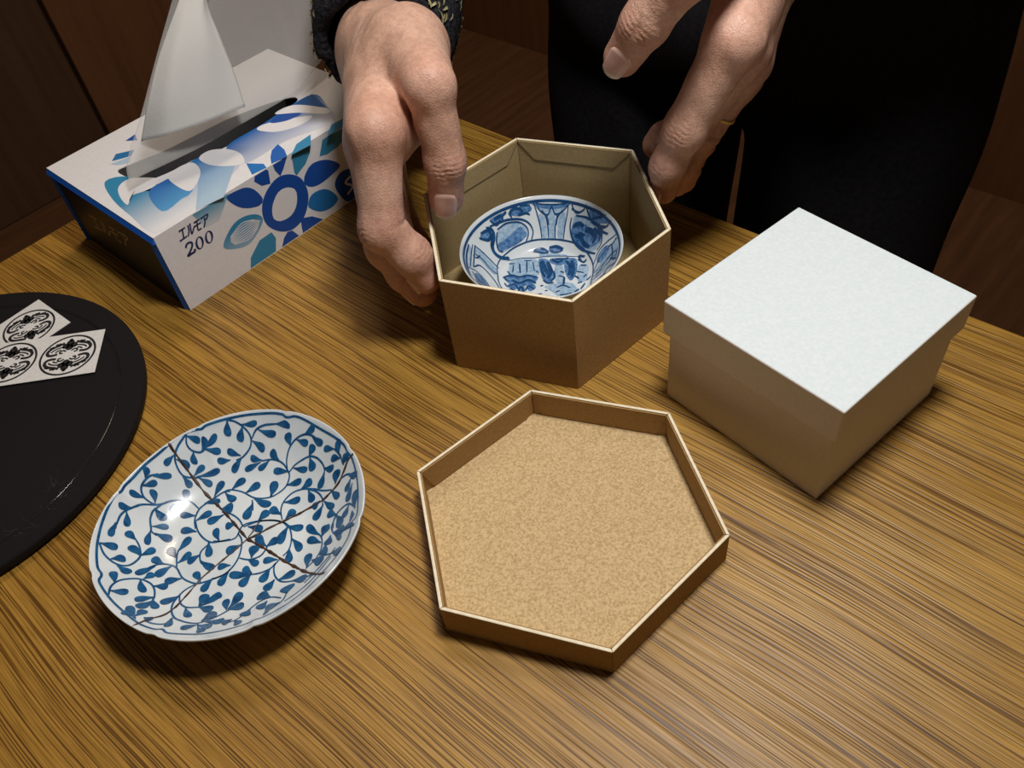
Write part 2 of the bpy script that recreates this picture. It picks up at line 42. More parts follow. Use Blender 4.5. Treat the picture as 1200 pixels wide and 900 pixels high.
BOWL_PALE = [[(7.9,34.3),(11.8,33.2),(10.2,26.3),(7.1,27.2)],[(2.7,35.2),(6.2,34.2),(5.9,27.8),(3.5,28.0)],[(13.7,32.1),(17.4,32.0),(14.6,24.9),(11.4,25.9)],[(-20.7,27.8),(-15.2,32.0),(-8.7,33.5),(-4.6,32.2),(-4.4,29.5),(-10.1,27.0),(-19.1,20.9),(-21.9,21.6)],[(-32.8,15.1),(-27.6,13.2),(-23.7,10.1),(-25.6,6.2),(-30.9,9.0),(-34.0,11.0)],[(26.8,-4.7),(33.9,-0.8),(38.6,-0.9),(37.0,-9.2),(29.0,-10.2)],[(-15.0,17.7),(-2.2,16.2),(-2.2,4.0),(-16.4,5.8)],[(7.4,9.0),(11.1,6.9),(9.1,-6.0),(5.6,-2.7)],[(19.7,5.8),(24.2,3.8),(21.5,-6.9),(17.0,-5.7)],[(-0.4,-6.1),(14.9,-8.8),(14.0,-38.8),(4.7,-14.6)],[(21.8,28.8),(27.6,24.5),(32.5,16.4),(32.8,10.0),(29.2,8.5),(23.6,13.5),(19.5,22.4)],[(1.7,20.3),(12.6,17.0),(13.9,14.8),(1.3,17.3)],[(-21.4,-4.1),(-16.1,-6.4),(-13.5,-10.5),(-18.1,-9.6)],[(-36.8,9.9),(-35.4,12.8),(-36.7,0.2),(-37.7,-1.5)],[(2.2,38.0),(8.0,34.9),(12.8,33.6),(18.2,33.6),(13.2,35.6)]]
TISSUE_BASE = [-0.17002,0.3641,0.73837,0.11533,0.05025]
TISSUE_PRINT = {'grad':[(13.0,70.5),(23.4,62.7),(22.5,39.4),(57.0,43.7),(74.5,32.9),(65.2,14.5),(26.5,4.3),(3.6,3.3),(3.7,27.1),(6.4,51.7)],'wedge':[(21.5,38.4),(35.0,40.6),(50.7,37.3),(36.5,17.9),(29.1,16.9),(16.2,16.0)],'petal1':[(14.9,58.8),(23.4,59.6),(32.3,45.7),(27.4,41.0),(20.3,41.9),(14.0,44.0),(8.2,38.2),(9.8,49.0)],'petal2':[(36.6,42.3),(45.7,45.0),(52.8,42.0),(51.2,32.2),(45.3,24.6),(35.8,19.0),(34.2,30.5)],'petal3':[(57.6,42.7),(65.6,44.1),(72.5,36.0),(74.1,25.1),(69.1,14.9),(61.9,21.3),(57.0,31.7)],'band':[(74.4,38.7),(101.3,39.9),(138.9,40.8),(135.8,21.5),(125.9,4.4),(97.9,12.7),(70.9,13.7),(69.8,23.6)],'leafA':[(95.8,38.5),(104.0,37.5),(123.2,21.2),(112.6,18.6),(101.4,24.1),(96.5,32.1)],'leafA2':[(104.5,36.7),(113.7,38.5),(121.8,28.5),(111.4,29.8)],'leafB':[(112.4,42.6),(125.5,40.3),(133.7,19.1),(129.4,14.8),(121.2,30.7)],'navy':[(125.3,40.7),(140.1,40.9),(134.6,20.1),(129.9,29.9)],'left1':[(43.2,99.0),(50.7,100.3),(47.8,92.9)],'left2':[(26.5,86.1),(32.0,91.0),(40.9,85.0),(36.3,80.8)],'left3':[(24.3,84.0),(36.0,80.2),(31.9,74.9),(26.4,79.1)],'stripe':[(54.8,37.3),(64.4,17.3),(43.2,-2.1),(27.1,1.0)],'slot':[(22.6,73.1),(28.4,74.3),(52.5,67.8),(92.4,63.9),(118.5,56.5),(130.7,49.7),(131.6,44.9),(126.4,41.5),(101.3,39.9),(74.4,38.7),(57.0,43.7),(38.3,45.9),(24.1,51.2),(23.1,59.0)],'f_stripe':[(24.0,51.2),(47.3,49.3),(36.7,38.7),(28.1,39.3)],'f_ring':[(86.0,39.1),(91.7,33.1),(93.3,24.0),(90.8,16.2),(84.5,9.1),(75.3,7.0),(67.1,11.1),(61.5,19.1),(61.2,27.0),(64.3,34.0),(70.3,39.1),(78.3,41.7)],'f_hole':[(80.6,33.3),(85.5,29.4),(85.4,24.1),(82.2,18.4),(76.9,15.5),(70.0,16.5),(66.7,20.4),(67.7,25.9),(70.6,30.1),(75.0,33.4)],'f_p1':[(45.2,48.1),(52.9,48.1),(58.2,46.7),(62.4,42.4),(64.8,35.1),(61.5,32.7),(53.6,35.7),(48.3,40.8)],'f_p2':[(65.1,51.8),(73.0,50.4),(74.0,48.4),(72.5,40.8),(67.0,42.5),(63.7,47.3)],'t_p2':[(69.9,13.8),(75.2,4.7),(73.7,0.2),(64.9,1.7)],'f_p3':[(77.7,50.8),(87.7,49.7),(83.3,44.5),(79.8,41.5),(77.8,46.3)],'t_p3':[(92.4,13.8),(90.9,5.9),(87.4,-1.0),(77.7,0.9),(81.5,6.7),(86.4,11.8)],'f_p4':[(90.6,48.7),(104.5,47.8),(102.2,43.9),(97.3,39.4),(89.7,36.2),(88.9,38.4)],'t_p4':[(89.5,-2.0),(98.4,4.3),(109.6,5.2),(102.6,-3.6)],'f_p5':[(93.1,27.9),(94.0,32.6),(101.4,37.2),(112.0,34.1),(119.5,26.2),(111.8,23.7),(102.9,22.8),(96.7,24.2)],'f_p6':[(107.8,38.7),(112.8,46.8),(116.5,47.0),(131.7,46.0),(128.4,39.8),(121.7,37.6),(113.1,37.2)],'t_p6':[(113.8,-4.5),(123.3,2.7),(133.8,1.2),(128.0,-5.8)],'f_p7':[(90.6,15.6),(95.1,19.8),(103.2,18.8),(108.5,14.1),(111.3,6.9),(105.1,4.3),(97.1,6.3),(91.4,11.9)],'f_p8':[(82.9,10.2),(90.5,7.0),(97.1,0.4),(89.5,-0.5),(81.2,0.3),(81.7,4.5)],'f_p9':[(71.9,7.4),(75.1,6.4),(78.2,0.3),(65.2,-0.0),(68.4,5.2)],'f_p10':[(62.4,13.5),(63.6,8.3),(60.6,0.7),(42.0,0.4),(44.6,6.7),(53.6,13.3)],'f_p11':[(32.3,22.6),(41.1,30.8),(49.2,32.3),(57.1,29.5),(60.5,24.4),(56.1,19.5),(48.2,15.4),(40.9,16.4)],'f_p12':[(112.2,17.4),(118.0,21.7),(126.3,20.0),(133.4,14.4),(131.1,1.4),(122.8,-1.8),(116.6,1.7),(112.6,10.8)],'f_text':[(13.5,46.8),(31.5,44.6),(28.0,39.0),(11.5,40.6)],'f_200':[(13.3,37.1),(31.1,36.3),(28.6,29.3),(10.7,30.7)],'e_text':[(83.8,29.3),(37.6,32.5),(50.9,21.1),(91.4,18.0)],'ornament':[(157.1,37.2),(162.2,33.8),(148.9,18.5),(144.8,22.9)]}
TISSUE_REAR = [[(16.4, 43.5, 57.8), (23.4, 52.0, 63.6), (45.3, 62.0, 77.6), (72.7, 72.0, 99.5), (104.6, 83.0, 124.3)], [(41.9, 43.5, 56.3), (55.7, 52.0, 67.6), (76.4, 62.0, 85.5), (98.7, 72.0, 103.0), (121.1, 83.0, 120.4)], [(76.3, 43.5, 55.1), (88.7, 52.0, 66.8), (106.1, 62.0, 82.1), (124.2, 72.0, 97.3), (144.5, 83.0, 111.7)], [(113.6, 43.5, 54.8), (127.2, 52.0, 64.5), (142.9, 62.0, 76.3), (161.7, 72.0, 87.2), (181.3, 83.0, 98.0)], [(133.4, 43.5, 55.1), (167.1, 52.0, 62.8), (188.9, 62.0, 70.3), (214.5, 72.0, 76.9), (241.7, 83.0, 83.6)]]
TISSUE_FLAP = [[(35.5, 54.0, 69.1), (47.9, 53.0, 86.7), (65.9, 57.0, 104.0), (92.4, 66.0, 121.0), (107.9, 78.0, 126.4)], [(45.5, 40.0, 73.1), (57.3, 43.0, 89.0), (74.5, 50.0, 106.6), (96.5, 62.0, 120.2), (113.6, 76.0, 124.6)], [(64.4, 32.0, 72.6), (74.8, 38.0, 89.0), (87.7, 47.0, 106.4), (102.1, 60.0, 118.4), (120.0, 75.0, 122.4)], [(89.8, 30.0, 70.2), (95.2, 39.0, 85.6), (99.7, 49.0, 102.2), (107.0, 63.0, 115.9), (124.0, 77.0, 120.5)]]

# ------------------------------------------------------------------ helpers
def new_obj(name, mesh, mats, parent=None, loc=(0, 0, 0), rz=0.0):
    o = bpy.data.objects.new(name, mesh); COL.objects.link(o)
    for m in (mats if isinstance(mats, (list, tuple)) else [mats]): mesh.materials.append(m)
    o.parent = parent; o.location = loc; o.rotation_euler = (0, 0, rz)
    return o

def mesh_of(name, verts, faces, smooth=False, mi=None):
    me = bpy.data.meshes.new(name); me.from_pydata([tuple(v) for v in verts], [], [tuple(f) for f in faces]); me.update()
    if smooth: me.polygons.foreach_set('use_smooth', [True] * len(me.polygons))
    if mi is not None: me.polygons.foreach_set('material_index', mi)
    return me

def thing(name, label, cat, loc=(0, 0, 0), rz=0.0, group=None):
    o = bpy.data.objects.new(name, None); COL.objects.link(o); o.empty_display_size = 0.02
    o.location = loc; o.rotation_euler = (0, 0, rz)
    return tag(o, label, cat, group)

def tag(o, label, cat, group=None):
    o['label'] = label; o['category'] = cat
    if group: o['group'] = group
    return o

def prism(poly, z0, z1):
    n = len(poly)
    v = [(x, y, z0) for x, y in poly] + [(x, y, z1) for x, y in poly]
    f = [tuple(reversed(range(n))), tuple(range(n, 2 * n))] + [(i, (i + 1) % n, n + (i + 1) % n, n + i) for i in range(n)]
    return v, f

def bevel(o, w, seg=2, angle=0.6):
    m = o.modifiers.new('bevel', 'BEVEL'); m.width = w; m.segments = seg; m.limit_method = 'ANGLE'; m.angle_limit = angle
    return o

def box_mesh(name, x0, x1, y0, y1, z0, z1):
    return mesh_of(name, *prism([(x0, y0), (x1, y0), (x1, y1), (x0, y1)], z0, z1))

def ccw(poly):
    a = sum(poly[i][0] * poly[(i + 1) % len(poly)][1] - poly[(i + 1) % len(poly)][0] * poly[i][1] for i in range(len(poly)))
    return list(poly) if a > 0 else list(reversed(poly))

def inset(poly, w):
    """offset a convex ccw polygon inwards by w"""
    n = len(poly); out = []
    for i in range(n):
        p0, p1, p2 = (np.array(poly[j % n], float) for j in (i - 1, i, i + 1))
        d1 = (p1 - p0) / np.linalg.norm(p1 - p0); d2 = (p2 - p1) / np.linalg.norm(p2 - p1)
        n1 = np.array([-d1[1], d1[0]]); n2 = np.array([-d2[1], d2[0]])
        b = n1 + n2; out.append(tuple(p1 + b * w / (1 + n1 @ n2)))
    return out

def catmull(pts, step, closed=False):
    P = [np.array(p, float) for p in pts]; n = len(P)
    if n < 3 and not closed:
        k = max(2, int(np.linalg.norm(P[1] - P[0]) / step) + 1)
        return [P[0] + (P[1] - P[0]) * i / (k - 1) for i in range(k)]
    out = []
    for i in range(n if closed else n - 1):
        p1, p2 = P[i], P[(i + 1) % n]
        p0 = P[i - 1] if (closed or i > 0) else 2 * p1 - p2
        p3 = P[(i + 2) % n] if (closed or i + 2 < n) else 2 * p2 - p1
        k = max(2, int(np.linalg.norm(p2 - p1) / step) + 1)
        for j in range(k):
            t = j / k
            out.append(0.5 * (2 * p1 + (p2 - p0) * t + (2 * p0 - 5 * p1 + 4 * p2 - p3) * t * t + (3 * p1 - p0 - 3 * p2 + p3) * t ** 3))
    if not closed: out.append(P[-1])
    return out

class Decal:
    """flat print: outlines in a 2-D chart that are laid on a surface by fn(x, y, lift)"""
    def __init__(self, fn): self.fn = fn; self.v = []; self.f = []; self.c = []; self.m = []
    def ribbon(self, pts, w, lift, step, closed=False, taper=0.0, col=None, mi=0):
        P = catmull(pts, step, closed); n = len(P); base = len(self.v)
        for i, p in enumerate(P):
            a = P[i - 1] if (closed or i > 0) else P[i]; b = P[(i + 1) % n] if (closed or i + 1 < n) else P[i]
            t = b - a; l = np.linalg.norm(t); t = t / l if l > 1e-9 else np.array([1.0, 0]); nn = np.array([-t[1], t[0]])
            s = i / max(n - 1, 1); ww = w * (1 - taper * (2 * abs(s - .5)) ** 3) / 2
            for q in (p + nn * ww, p - nn * ww): self.v.append(self.fn(q[0], q[1], lift)); self.c.append(col or (0, 0, 0))
        for i in range(n if closed else n - 1):
            j = (i + 1) % n
            self.f.append((base + 2 * i, base + 2 * i + 1, base + 2 * j + 1, base + 2 * j)); self.m.append(mi)
    def fill(self, pts, lift, step, smooth=True, col=None, cols=None, mi=0):
        """star-shaped fill about the centroid, in rings so that it follows a curved surface"""
        P = catmull(pts, step, True) if smooth else [np.array(p, float) for p in pts]
        n = len(P); c = sum(P) / n; base = len(self.v)
        rad = max(np.linalg.norm(p - c) for p in P); R = max(1, int(rad / step + .5))
        self.v.append(self.fn(c[0], c[1], lift)); self.c.append(col(c[0], c[1]) if callable(col) else (col or (0, 0, 0)))
        for r in range(1, R + 1):
            for p in P:
                q = c + (p - c) * r / R; self.v.append(self.fn(q[0], q[1], lift))
                self.c.append(col(q[0], q[1]) if callable(col) else (col or (0, 0, 0)))
        for i in range(n):
            j = (i + 1) % n; self.f.append((base, base + 1 + i, base + 1 + j)); self.m.append(mi)
            for r in range(R - 1):
                a = base + 1 + r * n; b = a + n; self.f.append((a + i, b + i, b + j, a + j)); self.m.append(mi)
    def build(self, name, mats, parent, smooth=True, colors=False, up=None):
        me = mesh_of(name, self.v, self.f, smooth, self.m)
        if colors:
            at = me.color_attributes.new('print', 'FLOAT_COLOR', 'POINT')
            at.data.foreach_set('color', [x for c in self.c for x in (*c, 1.0)])
        if up is not None:                                   # every face looks the same way as the surface
            bm = bmesh.new(); bm.from_mesh(me)
            for f in bm.faces:
                if f.normal.dot(Vector(up)) < 0: f.normal_flip()
            bm.to_mesh(me); bm.free()
        return new_obj(name, me, mats, parent)

# ------------------------------------------------------------------ materials
def nodes_of(name):
    m = bpy.data.materials.new(name); m.use_nodes = True; nt = m.node_tree
    return m, nt, nt.nodes['Principled BSDF']

def N(nt, kind, **inp):
    n = nt.nodes.new(kind)
    for k, v in inp.items():
        if k in ('op', 'mode'): setattr(n, 'operation' if k == 'op' else 'blend_type', v)
        else: n.inputs[k.replace('_', ' ')].default_value = v
    return n

def ramp(nt, fac, stops):
    r = nt.nodes.new('ShaderNodeValToRGB'); e = r.color_ramp.elements
    e[0].position, e[0].color = stops[0][0], (*stops[0][1], 1)
    e[1].position, e[1].color = stops[-1][0], (*stops[-1][1], 1)
    for p, c in stops[1:-1]:
        x = e.new(p); x.color = (*c, 1)
    nt.links.new(fac, r.inputs[0]); return r.outputs[0]

def coords(nt, scale=(1, 1, 1)):
    t = nt.nodes.new('ShaderNodeTexCoord'); m = nt.nodes.new('ShaderNodeMapping'); m.inputs['Scale'].default_value = scale
    nt.links.new(t.outputs['Object'], m.inputs[0]); return m.outputs[0]

def noise(nt, vec, scale, detail=3.0, rough=0.5, dist=0.0):
    n = N(nt, 'ShaderNodeTexNoise', Scale=scale, Detail=detail, Roughness=rough, Distortion=dist); nt.links.new(vec, n.inputs['Vector']); return n.outputs['Fac']

def add_bump(nt, b, h, strength, dist, prev=None):
    n = nt.nodes.new('ShaderNodeBump'); n.inputs['Strength'].default_value = strength; n.inputs['Distance'].default_value = dist
    nt.links.new(h, n.inputs['Height'])
    if prev is not None: nt.links.new(prev, n.inputs['Normal'])
    nt.links.new(n.outputs[0], b.inputs['Normal']); return n.outputs[0]

def speckle(name, c1, c2, scale, rough=0.7, bump=0.0, bdist=0.0003, lo=0.35, hi=0.65, spec=0.3, stretch=(1, 1, 1)):
    m, nt, b = nodes_of(name); v = coords(nt, stretch); f = noise(nt, v, scale, 4)
    nt.links.new(ramp(nt, f, [(lo, c1), (hi, c2)]), b.inputs['Base Color'])
    b.inputs['Roughness'].default_value = rough; b.inputs['Specular IOR Level'].default_value = spec
    if bump: add_bump(nt, b, f, bump, bdist)
    return m

def oak():
    m, nt, b = nodes_of('oak'); L = nt.links
    v = coords(nt)
    # slow wander of the grain
    w = N(nt, 'ShaderNodeTexNoise', Scale=3.0, Detail=2.0); L.new(v, w.inputs['Vector'])
    mulw = N(nt, 'ShaderNodeVectorMath', op='MULTIPLY'); mulw.inputs[1].default_value = (0.0, 0.03, 0.0)
    L.new(w.outputs['Color'], mulw.inputs[0])
    va = N(nt, 'ShaderNodeVectorMath', op='ADD'); L.new(v, va.inputs[0]); L.new(mulw.outputs[0], va.inputs[1])
    def stretched(sx, sy, scale, detail, rough=0.55):
        mp = nt.nodes.new('ShaderNodeMapping'); mp.inputs['Scale'].default_value = (sx, sy, 1); L.new(va.outputs[0], mp.inputs[0])
        return noise(nt, mp.outputs[0], scale, detail, rough)
    broad = stretched(1.0, 22, 1.0, 4)
    streak = stretched(9, 900, 1.0, 3, 0.55)
    pore = stretched(14, 1450, 1.0, 1.0, 0.4)
    fleck = stretched(60, 900, 1.0, 2, 0.5)
    base = ramp(nt, broad, [(0.3, (0.295, 0.150, 0.024)), (0.5, (0.36, 0.190, 0.031)), (0.7, (0.425, 0.235, 0.043))])
    st = ramp(nt, streak, [(0.32, (0.80, 0.77, 0.73)), (0.5, (1, 1, 1)), (0.68, (1.14, 1.13, 1.12))])
    po = ramp(nt, pore, [(0.38, (0.36, 0.30, 0.22)), (0.43, (0.68, 0.63, 0.56)), (0.47, (1, 1, 1))])
    fl = ramp(nt, fleck, [(0.3, (0.8, 0.78, 0.75)), (0.5, (1, 1, 1)), (0.7, (1.1, 1.1, 1.1))])
    c = base
    for x in (st, po, fl):
        mx = nt.nodes.new('ShaderNodeMixRGB'); mx.blend_type = 'MULTIPLY'; mx.inputs[0].default_value = 1.0
        L.new(c, mx.inputs[1]); L.new(x, mx.inputs[2]); c = mx.outputs[0]
    L.new(c, b.inputs['Base Color'])
    b.inputs['Roughness'].default_value = 0.42; b.inputs['Specular IOR Level'].default_value = 0.45
    n1 = add_bump(nt, b, pore, 0.55, 0.0006)
    add_bump(nt, b, streak, 0.35, 0.0004, n1)
    return m

def print_mat(name, rough=0.45, spec=0.4):
    m, nt, b = nodes_of(name); a = nt.nodes.new('ShaderNodeAttribute'); a.attribute_name = 'print'
    nt.links.new(a.outputs['Color'], b.inputs['Base Color']); b.inputs['Roughness'].default_value = rough; b.inputs['Specular IOR Level'].default_value = spec
    return m

def porcelain(name, c1, c2):
    m = speckle(name, c1, c2, 60, rough=0.16, spec=0.5, bump=0.06, bdist=0.002)
    m.node_tree.nodes['Principled BSDF'].inputs['Coat Weight'].default_value = 0.0
    return m

def cobalt(name, c1, c2, scale):
    m = speckle(name, c1, c2, scale, rough=0.2, spec=0.5, lo=0.3, hi=0.72); return m

def skin_mat():
    m, nt, b = nodes_of('skin'); L = nt.links; v = coords(nt)
    f1 = noise(nt, v, 55, 4, 0.6); f2 = noise(nt, v, 420, 3, 0.6)
    c = ramp(nt, f1, [(0.3, (0.53, 0.31, 0.225)), (0.52, (0.63, 0.39, 0.29)), (0.72, (0.71, 0.47, 0.36))])
    a = nt.nodes.new('ShaderNodeAttribute'); a.attribute_name = 'tint'
    mx = nt.nodes.new('ShaderNodeMixRGB'); L.new(a.outputs['Fac'], mx.inputs[0]); L.new(c, mx.inputs[1]); mx.inputs[2].default_value = (0.58, 0.26, 0.19, 1)
    m2 = nt.nodes.new('ShaderNodeMixRGB'); m2.blend_type = 'MULTIPLY'; m2.inputs[0].default_value = 1
    L.new(mx.outputs[0], m2.inputs[1]); L.new(ramp(nt, f2, [(0.3, (0.86, 0.82, 0.8)), (0.7, (1.1, 1.1, 1.1))]), m2.inputs[2])
    L.new(m2.outputs[0], b.inputs['Base Color'])
    b.inputs['Roughness'].default_value = 0.48; b.inputs['Specular IOR Level'].default_value = 0.45
    b.inputs['Subsurface Weight'].default_value = 0.12; b.inputs['Subsurface Radius'].default_value = (0.003, 0.0012, 0.0008); b.inputs['Subsurface Scale'].default_value = 1.0
    vo = N(nt, 'ShaderNodeTexVoronoi', Scale=780.0); vo.feature = 'DISTANCE_TO_EDGE'; L.new(v, vo.inputs['Vector'])
    ve = ramp(nt, vo.outputs['Distance'], [(0.0, (0, 0, 0)), (0.25, (1, 1, 1))])
    n1 = add_bump(nt, b, ve, 0.40, 0.0002)
    wv = noise(nt, coords(nt, (1, 1, 0.35)), 260, 3, 0.6, 0.6)
    add_bump(nt, b, wv, 0.62, 0.0005, n1)
    return m

def tissue_mat(name, clear):
    m, nt, b = nodes_of(name); L = nt.links; v = coords(nt)
    f = noise(nt, v, 900, 3); b.inputs['Base Color'].default_value = (0.80, 0.80, 0.79, 1); b.inputs['Roughness'].default_value = 0.9; b.inputs['Specular IOR Level'].default_value = 0.1
    add_bump(nt, b, f, 0.4, 0.0004)
    tr = nt.nodes.new('ShaderNodeBsdfTranslucent'); tr.inputs[0].default_value = (0.8, 0.8, 0.79, 1)
    mix = nt.nodes.new('ShaderNodeMixShader'); mix.inputs[0].default_value = 0.35
    o = nt.nodes['Material Output']; L.new(b.outputs[0], mix.inputs[1]); L.new(tr.outputs[0], mix.inputs[2])
    tp = nt.nodes.new('ShaderNodeBsdfTransparent'); mix2 = nt.nodes.new('ShaderNodeMixShader'); mix2.inputs[0].default_value = clear
    L.new(mix.outputs[0], mix2.inputs[1]); L.new(tp.outputs[0], mix2.inputs[2]); L.new(mix2.outputs[0], o.inputs[0])
    return m

M = dict(
    oak=oak(),
    kraft=speckle('kraft_board', (0.33, 0.195, 0.070), (0.43, 0.265, 0.105), 900, 0.75, 0.15, lo=0.3, hi=0.7),
    kraft_in=speckle('kraft_lining', (0.34, 0.245, 0.11), (0.42, 0.31, 0.15), 900, 0.8, 0.15, lo=0.3, hi=0.7),
    chip=speckle('grey_brown_chipboard', (0.44, 0.30, 0.135), (0.68, 0.50, 0.27), 1100, 0.85, 0.25, lo=0.33, hi=0.62),
    cream=speckle('cream_cut_edge', (0.80, 0.70, 0.50), (0.90, 0.82, 0.64), 500, 0.7),
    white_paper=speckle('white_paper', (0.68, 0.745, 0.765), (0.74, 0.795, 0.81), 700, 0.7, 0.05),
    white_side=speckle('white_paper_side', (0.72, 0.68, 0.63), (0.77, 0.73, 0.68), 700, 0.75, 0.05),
    card=speckle('white_carton', (0.76, 0.76, 0.79), (0.80, 0.80, 0.83), 400, 0.4, 0.03),
    card_dark=speckle('dark_carton_end', (0.020, 0.018, 0.022), (0.030, 0.028, 0.032), 500, 0.45),
    card_blue=speckle('blue_carton_edge', (0.012, 0.15, 0.75), (0.016, 0.17, 0.80), 300, 0.45),
    print=print_mat('carton_print'),
    tissue=tissue_mat('tissue_paper', 0.06), tissue_thin=tissue_mat('single_ply_tissue', 0.72),
    porcelain=porcelain('white_porcelain', (0.62, 0.685, 0.725), (0.71, 0.76, 0.79)),
    cobalt=cobalt('cobalt_brushwork', (0.006, 0.050, 0.15), (0.018, 0.13, 0.30), 350),
    cobalt_line=cobalt('cobalt_outline', (0.008, 0.045, 0.14), (0.015, 0.085, 0.22), 300),
    cobalt_wash=cobalt('cobalt_wash', (0.020, 0.09, 0.27), (0.17, 0.33, 0.56), 500),
    cobalt_pale=cobalt('cobalt_pale_wash', (0.20, 0.36, 0.55), (0.48, 0.59, 0.69), 600),
    lacquer=speckle('brown_repair_lacquer', (0.035, 0.016, 0.009), (0.085, 0.040, 0.020), 300, 0.35, spec=0.5),
    gloss_black=speckle('gloss_black', (0.012, 0.011, 0.012), (0.016, 0.015, 0.016), 100, 0.12, spec=0.5),
    gold=speckle('gold', (0.80, 0.52, 0.14), (0.90, 0.62, 0.20), 200, 0.25),
    black_ink=speckle('black_ink', (0.016, 0.016, 0.018), (0.028, 0.028, 0.03), 500, 0.5),
    paper=speckle('matt_white_paper', (0.66, 0.66, 0.66), (0.74, 0.74, 0.74), 600, 0.8),
    skin=skin_mat(),
    nail=speckle('fingernail', (0.72, 0.45, 0.39), (0.80, 0.54, 0.47), 150, 0.22, spec=0.5),
    nail_tip=speckle('nail_edge', (0.80, 0.68, 0.54), (0.86, 0.74, 0.6), 200, 0.35),
    knit=speckle('black_knit', (0.012, 0.012, 0.016), (0.035, 0.035, 0.042), 420, 0.95, 0.6, 0.003, spec=0.1),
    fleck=speckle('yellow_yarn', (0.30, 0.26, 0.12), (0.48, 0.44, 0.24), 200, 0.9),
    cloth=speckle('black_cloth', (0.011, 0.010, 0.012), (0.017, 0.016, 0.018), 300, 0.9, 0.2, spec=0.15),
    shoe=speckle('dark_leather', (0.02, 0.018, 0.016), (0.03, 0.026, 0.024), 80, 0.4),
    hair=speckle('dark_hair', (0.012, 0.010, 0.009), (0.03, 0.024, 0.02), 150, 0.5, stretch=(1, 1, 0.1)),
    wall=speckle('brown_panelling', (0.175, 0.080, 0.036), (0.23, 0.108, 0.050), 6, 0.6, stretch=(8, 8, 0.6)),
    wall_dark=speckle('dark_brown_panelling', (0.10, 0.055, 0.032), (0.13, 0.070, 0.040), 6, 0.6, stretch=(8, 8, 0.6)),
    floor=speckle('dark_brown_floor', (0.10, 0.046, 0.022), (0.14, 0.066, 0.031), 5, 0.55, stretch=(1, 12, 1)),
    trim=speckle('brown_trim', (0.34, 0.15, 0.06), (0.40, 0.18, 0.07), 10, 0.45, stretch=(1, 12, 1)),
)

def disc_mat():
    m, nt, b = nodes_of('black_lacquer'); L = nt.links; v = coords(nt)
    b.inputs['Base Color'].default_value = (0.013, 0.012, 0.013, 1)
    f = noise(nt, v, 25, 4)
    L.new(ramp(nt, f, [(0.35, (0.50,) * 3), (0.65, (0.62,) * 3)]), b.inputs['Roughness']); b.inputs['Specular IOR Level'].default_value = 0.09
    # pale scuffs: thin broken marks with a shape of their own
    s = noise(nt, coords(nt, (1.0, 1.7, 1)), 28, 3, 0.6, 1.5); s2 = noise(nt, v, 9, 2)
    k = ramp(nt, s, [(0.498, (0, 0, 0)), (0.502, (1, 1, 1)), (0.506, (0, 0, 0))])
    k2 = ramp(nt, s2, [(0.60, (0, 0, 0)), (0.67, (1, 1, 1))])
    mu = nt.nodes.new('ShaderNodeMixRGB'); mu.blend_type = 'MULTIPLY'; mu.inputs[0].default_value = 1; L.new(k, mu.inputs[1]); L.new(k2, mu.inputs[2])
    mx = nt.nodes.new('ShaderNodeMixRGB'); L.new(mu.outputs[0], mx.inputs[0]); mx.inputs[1].default_value = (0.013, 0.012, 0.013, 1); mx.inputs[2].default_value = (0.25, 0.25, 0.26, 1)
    L.new(mx.outputs[0], b.inputs['Base Color']); return m
M['disc'] = disc_mat()

# ------------------------------------------------------------------ the room
EX, EY, EA = -0.09904, 0.62266, 0.74523           # far corner of the table top and the heading of its short side
DV = Vector((math.cos(EA), math.sin(EA), 0)); NV = Vector((-math.sin(EA), math.cos(EA), 0)); E0 = Vector((EX, EY, 0))
def room(d, n, z=0.0): return E0 + DV * d + NV * n + Vector((0, 0, z))     # d outwards past the far right edge, n past the far left edge

def room_box(name, d0, d1, n0, n1, z0, z1, mat, parent=None):
    me = box_mesh(name, d0, d1, n0, n1, z0, z1)
    o = new_obj(name, me, mat, parent, (0, 0, 0) if parent else (EX, EY, 0), 0 if parent else EA)
    return o
fl = room_box('floor', -2.2, 1.14, -2.6, 1.34, -0.05, 0.0, M['floor']); fl['kind'] = 'structure'
wb_ = room_box('wall_back', 1.14, 1.24, -2.6, 1.42, 0.0, 2.4, M['wall']); wb_['kind'] = 'structure'
bb_ = room_box('trim_1', 1.115, 1.14, -2.6, -0.40, 0.0, 0.014, M['trim']); bb_['kind'] = 'structure'
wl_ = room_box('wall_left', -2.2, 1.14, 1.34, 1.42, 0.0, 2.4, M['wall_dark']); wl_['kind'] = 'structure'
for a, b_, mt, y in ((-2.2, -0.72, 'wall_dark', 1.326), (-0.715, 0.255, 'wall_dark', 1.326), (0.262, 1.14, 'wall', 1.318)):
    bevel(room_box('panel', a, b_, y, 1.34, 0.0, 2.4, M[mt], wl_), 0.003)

# ------------------------------------------------------------------ table
tb = thing('table', 'oak table with a clear-finished grained top under the boxes and plate', 'table', (EX, EY, 0), EA - math.pi / 2)
